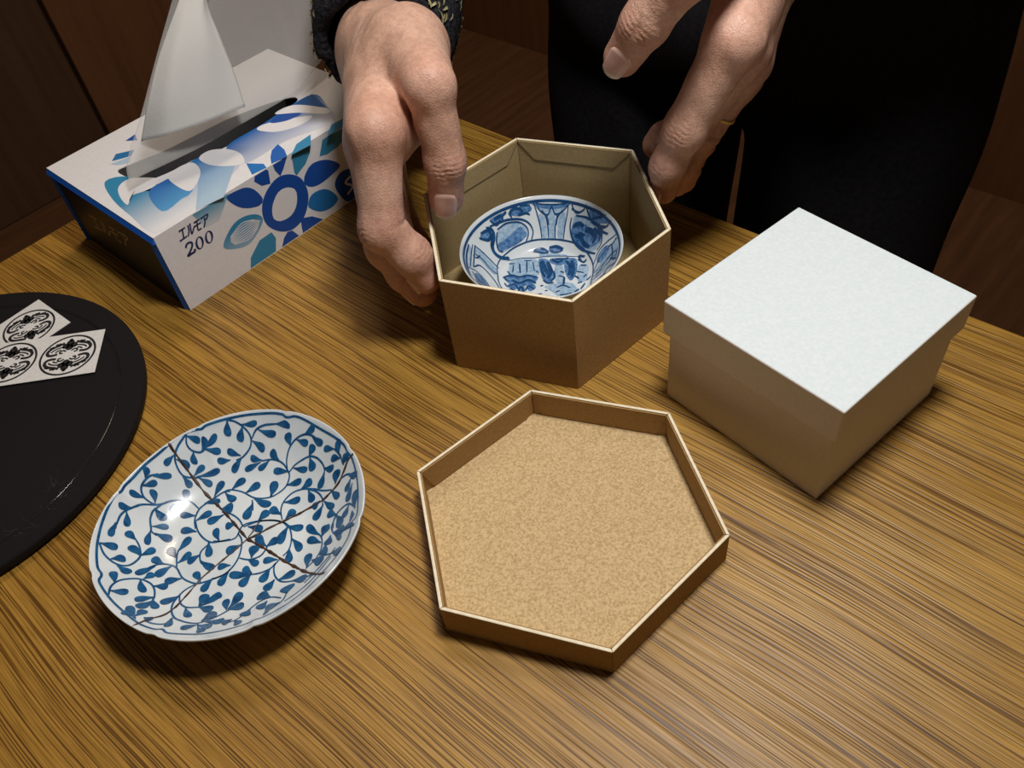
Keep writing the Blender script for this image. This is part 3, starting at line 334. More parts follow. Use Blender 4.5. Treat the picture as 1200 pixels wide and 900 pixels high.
# table frame: local x runs along the grain (the far right edge), local y goes outwards past that edge
TL, TW = 1.35, 0.80
top = new_obj('tabletop', box_mesh('tabletop', 0, TL, -TW, 0, TZ - 0.030, TZ), M['oak'], tb); bevel(top, 0.0025, 3)
for x in (0.03, TL - 0.09):
    for y in (-TW + 0.03, -0.09):
        bevel(new_obj('leg', box_mesh('leg', x, x + 0.06, y, y + 0.06, 0, TZ - 0.030), M['oak'], tb), 0.004)
for x0, x1, y0, y1 in ((0.09, TL - 0.09, -0.07, -0.05), (0.09, TL - 0.09, -TW + 0.05, -TW + 0.07), (0.05, 0.07, -TW + 0.09, -0.09), (TL - 0.07, TL - 0.05, -TW + 0.09, -0.09)):
    new_obj('apron', box_mesh('apron', x0, x1, y0, y1, TZ - 0.10, TZ - 0.030), M['oak'], tb)

# ------------------------------------------------------------------ hexagonal kraft box and its upturned lid
def hex_shell(root, corners, H, th, base_z, flap_h, flap_cut, mat_out, mat_in, mat_base, flap_lift=0.0005):
    """six wall panels round a base panel; each wall has a cream cut edge on top and a turned-in flap inside"""
    cx = sum(c[0] for c in corners) / 6; cy = sum(c[1] for c in corners) / 6
    out = ccw([(x - cx, y - cy) for x, y in corners]); inn = inset(out, th)
    v, f = prism(inset(out, th * 0.5), 0.0, base_z)
    new_obj('base_panel', mesh_of('base_panel', v, f, mi=[1, 0] + [1] * 6), [mat_base, mat_out], root)
    for i in range(6):
        a, b = out[i], out[(i + 1) % 6]; c, d = inn[(i + 1) % 6], inn[i]
        me = mesh_of('side_wall', *prism([a, b, c, d], 0.0, H))
        # faces: bottom, top, outer, end, inner, end
        me.polygons.foreach_set('material_index', [0, 1, 0, 0, 2, 0])
        w = new_obj('side_wall', me, [mat_out, M['cream'], mat_in], root); bevel(w, 0.0004, 2)
        if flap_h:
            dd = np.array(c) - np.array(d); L = np.linalg.norm(dd); t = dd / L; nrm = np.array([-t[1], t[0]])
            p0 = np.array(d) + nrm * 0.00005; p1 = np.array(c) + nrm * 0.00005
            zt, zb = H - 0.0006, H - flap_h; k = flap_cut
            quad = [p0, p1, p1 - t * k, p0 + t * k]; zs = [zt, zt, zb, zb]
            vv = [(q[0], q[1], z) for q, z in zip(quad, zs)] + [(q[0] + nrm[0] * flap_lift, q[1] + nrm[1] * flap_lift, z) for q, z in zip(quad, zs)]
            ff = [(0, 1, 2, 3), (7, 6, 5, 4), (0, 4, 5, 1), (1, 5, 6, 2), (2, 6, 7, 3), (3, 7, 4, 0)]
            new_obj('turned_in_flap', mesh_of('turned_in_flap', vv, ff), mat_in, w)
    return cx, cy

HEXB = [(0.022, 0.3969), (0.0791, 0.3694), (0.0825, 0.3019), (0.0307, 0.2634), (-0.0255, 0.2904), (-0.0296, 0.3586)]
HEXL = [(0.008, 0.2527), (0.0653, 0.2275), (0.0733, 0.164), (0.0206, 0.1251), (-0.0391, 0.1516), (-0.0454, 0.2167)]
def cen(c): return (sum(p[0] for p in c) / 6, sum(p[1] for p in c) / 6)
hb = thing('hexagonal_box', 'open hexagonal kraft cardboard box with cream edges between the two hands', 'box', (*cen(HEXB), TZ))
hex_shell(hb, HEXB, 0.056, 0.0016, 0.0022, 0.011, 0.009, M['kraft'], M['kraft_in'], M['kraft_in'])
hl = thing('hexagonal_tray', 'shallow hexagonal kraft lid lying upturned like a tray in front of the boxes', 'box lid', (*cen(HEXL), TZ))
hex_shell(hl, HEXL, 0.0171, 0.0014, 0.0022, 0.0144, 0.0045, M['kraft'], M['kraft'], M['chip'])

# ------------------------------------------------------------------ square white gift box
WB = ccw([(0.1399, 0.2997), (0.1867, 0.2284), (0.1156, 0.1811), (0.0672, 0.2524)])
wc = (sum(p[0] for p in WB) / 4, sum(p[1] for p in WB) / 4); WL = [(x - wc[0], y - wc[1]) for x, y in WB]
gb = thing('gift_box', 'square white paper gift box with its lid on, on the right of the table', 'box', (*wc, TZ))
body_in = inset(WL, 0.0022)
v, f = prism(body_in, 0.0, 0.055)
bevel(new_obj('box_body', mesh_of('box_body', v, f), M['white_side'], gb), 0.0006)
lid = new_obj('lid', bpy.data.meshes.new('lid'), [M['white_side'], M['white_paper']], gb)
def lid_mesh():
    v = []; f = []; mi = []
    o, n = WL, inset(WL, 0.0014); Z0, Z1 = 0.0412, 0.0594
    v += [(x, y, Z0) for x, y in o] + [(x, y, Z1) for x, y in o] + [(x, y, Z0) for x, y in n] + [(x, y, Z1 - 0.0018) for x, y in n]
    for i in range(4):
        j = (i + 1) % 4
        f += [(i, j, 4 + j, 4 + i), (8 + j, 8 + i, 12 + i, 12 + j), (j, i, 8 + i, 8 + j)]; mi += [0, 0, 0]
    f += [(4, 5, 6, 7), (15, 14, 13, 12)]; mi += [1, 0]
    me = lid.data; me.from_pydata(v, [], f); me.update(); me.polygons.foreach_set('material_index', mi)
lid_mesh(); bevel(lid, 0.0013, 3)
# ------------------------------------------------------------------ porcelain: surfaces of revolution with a chart for the painting
def ring_mesh(profile, radius_fn, nt=160):
    """profile: list of (u, z); radius_fn(theta) gives the outline at u = 1"""
    v = []; f = []
    for u, z in profile:
        for i in range(nt):
            t = 2 * math.pi * i / nt; r = radius_fn(t, u) * u; v.append((r * math.cos(t), r * math.sin(t), z))
    for k in range(len(profile) - 1):
        for i in range(nt):
            j = (i + 1) % nt; f.append((k * nt + i, k * nt + j, (k + 1) * nt + j, (k + 1) * nt + i))
    f.append(tuple(reversed(range(nt)))); n = (len(profile) - 1) * nt; f.append(tuple(range(n, n + nt)))
    return v, f

def plate_R(t, notch=True):
    c = PLATE_F; r = c[0] + sum(c[2 * k - 1] * math.cos(k * t) + c[2 * k] * math.sin(k * t) for k in range(1, 6)); r /= 1000
    if notch:
        for dg in PLATE_NOTCH_DEG:
            a = (t - math.radians(dg) + math.pi) % (2 * math.pi) - math.pi
            r -= 0.0006 * math.exp(-(a / 0.030) ** 2)
    return r
PLATE_Z = 0.025
def plate_top(u): return 0.005 + 0.020 * (max(u - 0.45, 0) / 0.55) ** 1.7
pt = thing('plate', 'blue and white porcelain plate painted with leafy vines and mended with brown seams', 'plate', (-0.1233, 0.2049, TZ))
def plate_mesh():
    prof = [(0.50, 0.0), (0.54, 0.0), (0.545, 0.0015), (0.56, 0.0028)]
    for k in range(1, 17):
        u = 0.56 + 0.44 * k / 16; prof.append((u, plate_top(u) - 0.0036 + 0.0022 * ((u - .56) / .44) ** 2 ))
    prof += [(1.004, 0.0240), (1.0045, 0.0247), (1.0, 0.0251), (0.993, 0.0249)]
    for k in range(1, 72):
        u = 0.985 * (1 - k / 72); prof.append((u, plate_top(u)))
    v, f = ring_mesh(prof, lambda t, u: plate_R(t, True) if u > 0.7 else plate_R(t, False), 220)
    return mesh_of('dish', v, f, True)
new_obj('dish', plate_mesh(), M['porcelain'], pt)
def on_plate(x, y, lift):
    x /= 1000; y /= 1000; t = math.atan2(y, x); r = math.hypot(x, y); u = min(r / plate_R(t, r > 0.7 * plate_R(t, False)), 0.995)
    s_ = 0.0618 * (max(u - 0.45, 0) / 0.55) ** 0.7 / 0.055; k = math.sqrt(1 + s_ * s_); lift += 0.00009; r += 1e-9
    return (x - lift * s_ / k * x / r, y - lift * s_ / k * y / r, plate_top(u) + lift / k)
vin = Decal(on_plate)
for s in PLATE_STEMS: vin.ribbon(s, 0.74, 0.00010, 0.8, taper=0.25)
vin.ribbon(PLATE_RIM_LINE, 0.75, 0.00010, 0.7, closed=True)
rnd = random.Random(4)
for bx, by, tx, ty, w in PLATE_LEAVES:
    a = np.array([bx, by]); b = np.array([tx, ty]); d = b - a; L = np.linalg.norm(d); d /= L; n = np.array([-d[1], d[0]])
    w *= 1.28; bend = rnd.uniform(-0.06, 0.06) * L
    prof = [(-.04, .12), (.18, .32), (.38, .64), (.58, .92), (.76, 1.0), (.92, .80), (1.01, .36)]
    def P(s, h): return a + d * (s * L * 1.02) + n * (h * w / 2 + bend * math.sin(math.pi * s))
    pts = [P(s, h) for s, h in prof] + [P(s, -h) for s, h in reversed(prof)]
    vin.fill(pts, 0.00018 + 1e-7 * len(vin.m) / 50, 0.7)
vin.build('painted_vines', [M['cobalt']], pt, up=(0, 0, 1))
# a raised seam of lacquer along each break
for k, s in enumerate(PLATE_SEAMS):
    P = catmull(s, 0.8); v = []; f = []; n = len(P); rs = random.Random(k)
    wmul = [1.0, 1.15, 0.95, 0.7, 0.8][k]
    for i, p in enumerate(P):
        a = P[max(i - 1, 0)]; b = P[min(i + 1, n - 1)]; t = (b - a) / np.linalg.norm(b - a); nn = np.array([-t[1], t[0]])
        w = wmul * (0.50 + 0.16 * math.sin(i * 0.7 + k) + rs.uniform(-.09, .13))
        for o_, h in ((-1, 0.00002), (-.6, 0.00028), (0, 0.00042), (.6, 0.00028), (1, 0.00002)):
            q = p + nn * o_ * w; v.append(on_plate(q[0], q[1], h))
    for i in range(n - 1):
        for j in range(4): f.append((5 * i + j, 5 * i + 5 + j, 5 * i + 6 + j, 5 * i + 1 + j))
    me = mesh_of('repair_seam', v, f, True); bm = bmesh.new(); bm.from_mesh(me)
    for q in bm.faces:
        if q.normal.z < 0: q.normal_flip()
    bm.to_mesh(me); bm.free()
    new_obj('repair_seam', me, M['lacquer'], pt)

bw = thing('bowl', 'small blue and white porcelain bowl with a pond scene, inside the hexagonal box', 'bowl', (0.0250, 0.3370, TZ + 0.0022))
BR = 0.0412
def bowl_top(r): return 0.0053 + 0.0005 * min(r / 0.024, 1) ** 2 + (0.0225 * (max(r - 0.0235, 0) / (BR - 0.0235)) ** 1.25)
prof = [(0.44, 0.0), (0.49, 0.0), (0.50, 0.0026)]
for k in range(0, 13):
    r = 0.0215 + (BR - 0.0215) * k / 12; prof.append((r / BR, bowl_top(r) - 0.0028 + 0.0008 * k / 12))
prof += [(1.008, 0.0275), (1.006, 0.0284), (0.997, 0.0283)]
for k in range(1, 80): prof.append((0.985 * (1 - k / 80), bowl_top(0.985 * BR * (1 - k / 80))))
v, f = ring_mesh(prof, lambda t, u: BR, 200)
new_obj('dish', mesh_of('dish', v, f, True), M['porcelain'], bw)
def on_bowl(x, y, lift):
    x /= 1000; y /= 1000; r = math.hypot(x, y) + 1e-9
    if r > BR * .985: x, y, r = x * BR * .985 / r, y * BR * .985 / r, BR * .985
    sl_ = (bowl_top(r + 1e-4) - bowl_top(r - 1e-4)) / 2e-4; k = math.sqrt(1 + sl_ * sl_); lift = lift * 1.3 + 0.00006
    return (x - lift * sl_ / k * x / r, y - lift * sl_ / k * y / r, bowl_top(r) + lift / k)
dc = Decal(on_bowl)
def circ(r, n=40): return [(r * math.cos(2 * math.pi * i / n), r * math.sin(2 * math.pi * i / n)) for i in range(n)]
for q in BOWL_PALE: dc.fill(q, 0.00005, 0.8, mi=2)
for q in BOWL_FILLS: dc.fill(q, 0.00010, 0.8, mi=1)
for w, s in BOWL_STROKES: dc.ribbon(s, w * 1.75, 0.00016, 0.5, taper=0.3)
dc.ribbon(circ(39.8), 0.85, 0.00016, 1.0, closed=True)
# the panels that the box wall hides run on round the near side
for k in range(5):
    t0 = math.radians(200 + 36 * k)
    for dt in (-0.10, 0.0, 0.10):
        t = t0 + dt; dc.ribbon([(26 * math.cos(t), 26 * math.sin(t)), (38 * math.cos(t), 38 * math.sin(t))], 0.45, 0.00015, 1.0)
    t = t0 + 0.31; c = (32 * math.cos(t), 32 * math.sin(t)); dc.fill([(c[0] + 3.4 * math.cos(a), c[1] + 3.4 * math.sin(a)) for a in np.linspace(0, 6.0, 9)], 0.00011, 1.0, mi=1)
dc.build('painted_scene', [M['cobalt_line'], M['cobalt_wash'], M['cobalt_pale']], bw, up=(0, 0, 1))
# fine hairline mend at the right of the rim
hs = [(33.5, 14.5), (36.0, 12.5), (39.5, 12.0)]
sd = Decal(on_bowl); sd.ribbon(hs, 0.35, 0.0002, 0.5); sd.build('repair_seam', [M['lacquer']], bw, up=(0, 0, 1))

# ------------------------------------------------------------------ black round board with emblem cards
DCX, DCY, DR, DH = -0.2852, 0.2928, 0.1035, 0.0066
bd = thing('round_board', 'black lacquered round board with a scored ring near its edge, at the left', 'board', (DCX, DCY, TZ))
prof = [(0.0965 / DR, 0.0), (0.1005 / DR, 0.0004), (0.1030 / DR, 0.0020), (1.0, 0.0042), (0.999, 0.0058), (0.9935, DH), (0.0918 / DR, DH), (0.0914 / DR, DH - 0.0004), (0.0908 / DR, DH - 0.0004), (0.0904 / DR, DH), (0.5, DH)]
v, f = ring_mesh(prof, lambda t, u: DR, 180)
new_obj('board_disc', mesh_of('board_disc', v, f, False), M['disc'], bd)

rv = []; rf = []  # raised glossy bead added along the scored groove to catch a lamp glint
for i in range(160):
    t = 2 * math.pi * i / 160
    for j in range(8):
        a = 2 * math.pi * j / 8; rr_ = 0.0911 + 0.0005 * math.cos(a); rv.append((rr_ * math.cos(t), rr_ * math.sin(t), DH - 0.00022 + 0.0004 * math.sin(a)))
for i in range(160):
    for j in range(8): rf.append((8 * i + j, 8 * ((i + 1) % 160) + j, 8 * ((i + 1) % 160) + (j + 1) % 8, 8 * i + (j + 1) % 8))
new_obj('glint_bead', mesh_of('glint_bead', rv, rf, True), M['gloss_black'], bd)
def emblem(dc, cx, cy, r, ang):
    ca, sa = math.cos(ang), math.sin(ang)
    def T(p): return (cx + r * (ca * p[0] - sa * p[1]), cy + r * (sa * p[0] + ca * p[1]))
    def rib(pts, w): dc.ribbon([T(p) for p in pts], w * r, 0.00004, 0.05 * r * 1.6, taper=0.15)
    dc.ribbon([T(p) for p in [(math.cos(t), math.sin(t)) for t in np.linspace(0, 2 * math.pi, 32)[:-1]]], 0.085 * r, 0.00004, 0.1 * r, closed=True)
    for sy in (1, -1):
        for sx in (1, -1):
            S = lambda L: [(sx * x, sy * y) for x, y in L]
            rib(S([(0.40, 0.13), (0.58, 0.10), (0.74, 0.14), (0.80, 0.28), (0.72, 0.44), (0.55, 0.54), (0.38, 0.60), (0.22, 0.68)]), 0.13)
            rib(S([(0.66, 0.26), (0.60, 0.34), (0.46, 0.42), (0.30, 0.46), (0.20, 0.42)]), 0.07)
            rib(S([(0.50, 0.22), (0.42, 0.30), (0.30, 0.34)]), 0.07)
            rib(S([(0.10, 0.20), (0.20, 0.28), (0.32, 0.24), (0.30, 0.14), (0.20, 0.14)]), 0.08)
            rib(S([(0.36, 0.70), (0.46, 0.64), (0.54, 0.68)]), 0.09)
            rib(S([(0.62, 0.58), (0.70, 0.52), (0.76, 0.54)]), 0.07)
        for bx, by, br in ((0, 0.66, .15), (-.15, .50, .14), (.15, .50, .14), (0, .40, .15), (0, .80, .07)):
            dc.fill([T((bx + br * math.cos(t), sy * by + br * math.sin(t))) for t in np.linspace(0, 2 * math.pi, 11)[:-1]], 0.00004, 1.0)

def paper_card(label, corners, ems, z, group):
    cx = sum(c[0] for c in corners) / len(corners); cy = sum(c[1] for c in corners) / len(corners)
    t = thing('emblem_card', label, 'card', (cx, cy, TZ + z), 0, group)
    v, f = prism(ccw([(x - cx, y - cy) for x, y in corners]), 0.0, 0.0003)
    new_obj('sheet', mesh_of('sheet', v, f), M['paper'], t)
    dc = Decal(lambda x, y, l: (x / 1000, y / 1000, 0.0003 + l))
    for ex, ey, r, a in ems: emblem(dc, (ex - cx) * 1000, (ey - cy) * 1000, r * 1000, a)
    dc.build('printed_emblem', [M['black_ink']], t, up=(0, 0, 1))
paper_card('square white card with one round black emblem, partly under the longer strip',
           [(-0.2574, 0.3853), (-0.2333, 0.3611), (-0.2557, 0.3385), (-0.2800, 0.3625)], [(-0.2565, 0.3622, 0.0135, 0.42)], DH, 'emblem cards')
paper_card('long white strip with two round black emblems on the black board',
           [(-0.2112, 0.3498), (-0.2098, 0.3176), (-0.2745, 0.3180), (-0.2745, 0.3510)], [(-0.2277, 0.3338, 0.0142, 0.06), (-0.2590, 0.3347, 0.0140, 0.02)], DH + 0.0009, 'emblem cards')

# ------------------------------------------------------------------ tissue box
KX, KY, KA, KW, KH = TISSUE_BASE; KL = 0.163
kb = thing('tissue_box', 'blue and white floral cardboard tissue box with a tissue pulled out, behind the black board', 'tissue box', (KX, KY, TZ), KA)
sl = [(p[0], p[1]) for p in catmull([(x / 1000, y / 1000) for x, y in TISSUE_PRINT['slot']], 0.004, True)]
def carton_mesh():
    """carton with a real slot cut through its top panel"""
    bm = bmesh.new(); rect = [(0, 0), (KL, 0), (KL, KW), (0, KW)]
    lo = [bm.verts.new((x, y, 0)) for x, y in rect]; hi = [bm.verts.new((x, y, KH)) for x, y in rect]; ho = [bm.verts.new((x, y, KH)) for x, y in sl]
    bm.faces.new(lo[::-1])
    for i in range(4):
        f_ = bm.faces.new((lo[i], lo[(i + 1) % 4], hi[(i + 1) % 4], hi[i])); f_.material_index = 1 if i in (1, 3) else 0
    ed = [bm.edges.get((hi[i], hi[(i + 1) % 4])) for i in range(4)] + [bm.edges.new((ho[i], ho[(i + 1) % len(ho)])) for i in range(len(ho))]
    g = bmesh.ops.triangle_fill(bm, use_beauty=True, edges=ed)
    for f_ in g['geom']:
        if isinstance(f_, bmesh.types.BMFace) and f_.normal.z < 0: f_.normal_flip()
    me = bpy.data.meshes.new('carton'); bm.to_mesh(me); bm.free(); return me
co = new_obj('carton', carton_mesh(), [M['card'], M['card_dark']], kb)
sm_ = co.modifiers.new('board', 'SOLIDIFY'); sm_.thickness = 0.0005; sm_.offset = -1
WHITE = (0.78, 0.78, 0.81); NAVY = (0.010, 0.075, 0.36); BLUE = (0.012, 0.17, 0.52); TEAL = (0.035, 0.25, 0.46); PALE = (0.42, 0.58, 0.72)
def mixc(a, b, t): t = max(0, min(1, t)); return tuple(x + (y - x) * t for x, y in zip(a, b))
TP = TISSUE_PRINT
tdc = Decal(lambda x, y, l: (x / 1000, y / 1000, KH + 0.00004 + l))
fdc = Decal(lambda x, y, l: (x / 1000, -0.00004 - l, y / 1000))
edc = Decal(lambda x, y, l: (-0.00004 - l, x / 1000, y / 1000))
tcol = lambda x, y: mixc(WHITE, mixc(BLUE, TEAL, (60 - x) / 40), (y - 4) / 38)
tdc.fill(TP['grad'], 0.00004, 4, col=tcol)
tdc.fill(TP['stripe'], 0.00008, 4, smooth=False, col=lambda x, y: mixc(PALE, BLUE, (y - 6) / 45))
tdc.fill(TP['wedge'], 0.00008, 4, col=lambda x, y: mixc((0.1, 0.36, 0.66), (0.008, 0.10, 0.42), (y - 12) / 34))
tdc.fill(TP['band'], 0.00006, 4, col=lambda x, y: mixc(WHITE, (0.008, 0.12, 0.42), (y - 1) / 38))
for k in ('petal1', 'petal2', 'petal3', 'leafA', 'leafB'): tdc.fill(TP[k], 0.00012, 3, col=WHITE)
tdc.fill(TP['leafA2'], 0.00016, 3, col=NAVY); tdc.fill(TP['navy'], 0.00010, 3, smooth=False, col=(0.012, 0.10, 0.32))
tdc.fill(TP['left1'], 0.00006, 3, smooth=False, col=NAVY); tdc.fill(TP['left2'], 0.00006, 3, smooth=False, col=(0.02, 0.17, 0.42)); tdc.fill(TP['left3'], 0.00006, 3, smooth=False, col=PALE)
for k, c in (('t_p2', BLUE), ('t_p3', (0.012, 0.12, 0.47)), ('t_p4', TEAL), ('t_p6', TEAL)): tdc.fill(TP[k], 0.00012, 3, smooth=False, col=c)
ox, oy = TP['ornament'][0][0], (TP['ornament'][0][1] + TP['ornament'][2][1]) / 2
for q in range(3): tdc.ribbon([(ox + q * 5, oy - 4), (ox + 3 + q * 5, oy), (ox + q * 5, oy + 3), (ox - 2 + q * 5, oy)], 1.2, 0.00006, 0.6, col=(0.18, 0.18, 0.2))
for k, c in (('f_p1', NAVY), ('f_p2', NAVY), ('f_p3', NAVY), ('f_p5', NAVY), ('f_p8', NAVY), ('f_p9', NAVY), ('f_p12', NAVY), ('f_p4', TEAL), ('f_p6', TEAL), ('f_p10', TEAL), ('f_p7', (0.02, 0.17, 0.46))):
    fdc.fill([(x, min(max(y, 0.6), KH * 1000 - 0.4)) for x, y in TP[k]], 0.00006, 3, smooth=k in ('f_p1', 'f_p5', 'f_p7', 'f_p12'), col=c)
fdc.fill(TP['f_ring'], 0.00010, 3, col=NAVY); fdc.fill(TP['f_hole'], 0.00014, 3, col=WHITE)
fdc.fill([(x, min(y, KH * 1000 - 0.4)) for x, y in TP['f_stripe']], 0.00006, 3, smooth=False, col=lambda x, y: mixc(WHITE, (0.10, 0.33, 0.5), (y - 36) / 13))
fdc.fill(TP['f_p11'], 0.00006, 3, col=lambda x, y: mixc(PALE, TEAL, (y - 8) / 20))
p11 = [np.array(p) for p in TP['f_p11']]; pa, pb = p11[0], p11[4]; dr = (pb - pa) / np.linalg.norm(pb - pa); nr = np.array([-dr[1], dr[0]]); LL = np.linalg.norm(pb - pa)
for q in range(-4, 5):
    h = q * 1.4; fdc.ribbon([pa + dr * LL * (0.18 + abs(q) * .012) + nr * h * .5, pa + dr * LL * .55 + nr * h, pa + dr * LL * (0.93 - abs(q) * .03) + nr * h * .55], 0.55, 0.00010, 1.0, col=WHITE)
q12 = [np.array(p) for p in TP['f_p12']]; c12 = sum(q12) / len(q12)
fdc.ribbon([c12 + (3, 5), c12 + (-2, 3), c12 + (2, -2), c12 + (-3, -5)], 1.6, 0.00010, 1.0, col=WHITE)

# stroke lettering: katakana and numerals drawn as brush strokes in a unit box, sheared like the original
GLYPH = {
    'e': [[(.10, .88), (.95, .92)], [(.52, .90), (.50, .12)], [(.0, .06), (1.0, .12)]],
    'ru': [[(.28, .90), (.28, .45), (.02, .05)], [(.58, .95), (.58, .12), (.80, .22), (1.02, .48)]],
    'mo': [[(.12, .88), (.92, .92)], [(.0, .55), (1.0, .58)], [(.48, .90), (.44, .20), (.60, .06), (.98, .10)]],
    'a': [[(.04, .90), (1.0, .94), (.86, .66), (.66, .56)], [(.52, .74), (.46, .34), (.20, .02)]],
}
def letters(dc, seq, org, ux, uy, gap, w, lift, col):
    x = 0.0
    for g in seq:
        for s in GLYPH[g]:
            dc.ribbon([np.array(org) + np.array(ux) * (x + p[0]) + np.array(uy) * p[1] for p in s], w, lift, 0.4, col=col)
            p = s[0]; q = np.array(org) + np.array(ux) * (x + p[0]) + np.array(uy) * p[1]
            dc.ribbon([q - np.array(uy) * 0.09, q + np.array(uy) * 0.07], w * 1.1, lift, 0.4, col=col)
        x += 1.0 + gap
DK = (0.012, 0.025, 0.11)
letters(fdc, ('e', 'ru', 'mo', 'a'), (12.2, 40.2), (4.1, -0.15), (1.6, 6.3), 0.12, 0.85, 0.00012, DK)
letters(edc, ('e', 'ru', 'mo', 'a'), (87.0, 19.5), (-10.2, 0.9), (-2.0, 11.0), 0.14, 0.85, 0.00006, (0.60, 0.42, 0.22))
def digit(dc, o, ux, uy, kind):
    T = lambda x, y: np.array(o) + np.array(ux) * x + np.array(uy) * y
    if kind == '0':
        ring = [(0.5 + .5 * math.cos(t), .5 + .5 * math.sin(t)) for t in np.linspace(0, 2 * math.pi, 21)[:-1]]
        n = len(ring)                       # an oval with thick sides and thin ends
        base = len(dc.v); inner = [(0.5 + (x - .5) * .50, .5 + (y - .5) * .84) for x, y in ring]
        for p in ring + inner: q = T(*p); dc.v.append(dc.fn(q[0], q[1], 0.00012)); dc.c.append(DK)
        for i in range(n): dc.f.append((base + i, base + (i + 1) % n, base + n + (i + 1) % n, base + n + i)); dc.m.append(0)
    else:
        dc.ribbon([T(*p) for p in [(.08, .74), (.16, .92), (.45, 1.0), (.78, .9), (.82, .68), (.55, .38), (.05, .06)]], 1.15, 0.00012, 0.4, col=DK)
        dc.ribbon([T(*p) for p in [(.05, .06), (.5, .08), (.95, .10), (1.0, .28)]], 1.3, 0.00012, 0.4, col=DK)
for q, kd in enumerate('200'): digit(fdc, (11.6 + 6.1 * q, 29.8 - 0.1 * q), (5.2, -0.1), (1.6, 7.2), kd)
tdc.build('top_print', [M['print']], kb, False, True, up=(0, 0, 1)); fdc.build('front_print', [M['print']], kb, False, True, up=(0, -1, 0)); edc.build('end_lettering', [M['print']], kb, False, True, up=(-1, 0, 0))
# blue border of the end panel
vv = []; ff = []; bo, bp = 0.0034, 0.0016
for pa_, pb_, u_ in (((0, 0.0), (0, KW), 'z'), ((0, 0.0), (0, KH - bo), 'y'), ((0, 0.0), (0, KH - bo), 'Y')):
    b0 = len(vv)                        # folded lip: a wedge that stands slightly proud of the dark end panel
    for t in (pa_[1], pb_[1]):
        if u_ == 'z': vv += [(0.0002, t, KH - 0.00005), (-bp, t, KH - bo), (0.0002, t, KH - bo - 0.0004)]
        elif u_ == 'y': vv += [(0.0002, 0.00005, t), (-bp, bo, t), (0.0002, bo + 0.0004, t)]
        else: vv += [(0.0002, KW - 0.00005, t), (-bp, KW - bo, t), (0.0002, KW - bo - 0.0004, t)]
    ff += [tuple(b0 + i for i in q) for q in ((0, 1, 4, 3), (1, 2, 5, 4), (2, 0, 3, 5), (0, 2, 1), (3, 4, 5))]
new_obj('blue_border', mesh_of('blue_border', vv, ff), M['card_blue'], kb)
ts = thing('tissue', 'crumpled white tissue standing up out of the tissue box slot', 'tissue', (KX, KY, TZ), KA)
def sheet(name, G, nu, nv, crumple, seed, mat):
    """smooth sheet through a grid of control points given in mm"""
    G = np.array(G, float) / 1000; a, b = G.shape[:2]
    def interp(P, n):
        P = [np.array(p) for p in P]; out = []
        for s in np.linspace(0, len(P) - 1, n):
            i = min(int(s), len(P) - 2); t = s - i; p1, p2 = P[i], P[i + 1]
            p0 = P[i - 1] if i else 2 * p1 - p2; p3 = P[i + 2] if i + 2 < len(P) else 2 * p2 - p1
            out.append(.5 * (2 * p1 + (p2 - p0) * t + (2 * p0 - 5 * p1 + 4 * p2 - p3) * t * t + (3 * p1 - p0 - 3 * p2 + p3) * t ** 3))
        return out
    rows = [interp(G[i], nv) for i in range(a)]; grid = np.array([interp([rows[i][j] for i in range(a)], nu) for j in range(nv)])   # nv x nu x 3
    rs = np.random.RandomState(seed)
    uu, vv_ = np.meshgrid(np.linspace(0, 1, nu), np.linspace(0, 1, nv)); bump = np.zeros_like(uu)
    for k in range(14):
        fx, fy, ph = rs.uniform(-14, 14), rs.uniform(-5, 5), rs.uniform(0, 6.3); bump += np.sin(fx * uu + fy * vv_ + ph) / 14
    grid[:, :, 1] += crumple * bump; grid[:, :, 0] += crumple * .3 * np.roll(bump, 3, 1)
    v = grid.reshape(-1, 3); f = [(j * nu + i, j * nu + i + 1, (j + 1) * nu + i + 1, (j + 1) * nu + i) for j in range(nv - 1) for i in range(nu - 1)]
    o = new_obj(name, mesh_of(name, v, f, True), M[mat], ts)
    s = o.modifiers.new('thickness', 'SOLIDIFY'); s.thickness = 0.0002; return o
sheet('rear_ply', TISSUE_REAR, 48, 36, 0.004, 3, 'tissue_thin')
sheet('folded_ply', TISSUE_FLAP, 40, 36, 0.0022, 8, 'tissue')

# ------------------------------------------------------------------ the person: signed-distance modelling, meshed with surface nets
def smin(a, b, k):
    h = np.maximum(k - np.abs(a - b), 0) / k; return np.minimum(a, b) - h * h * k * 0.25

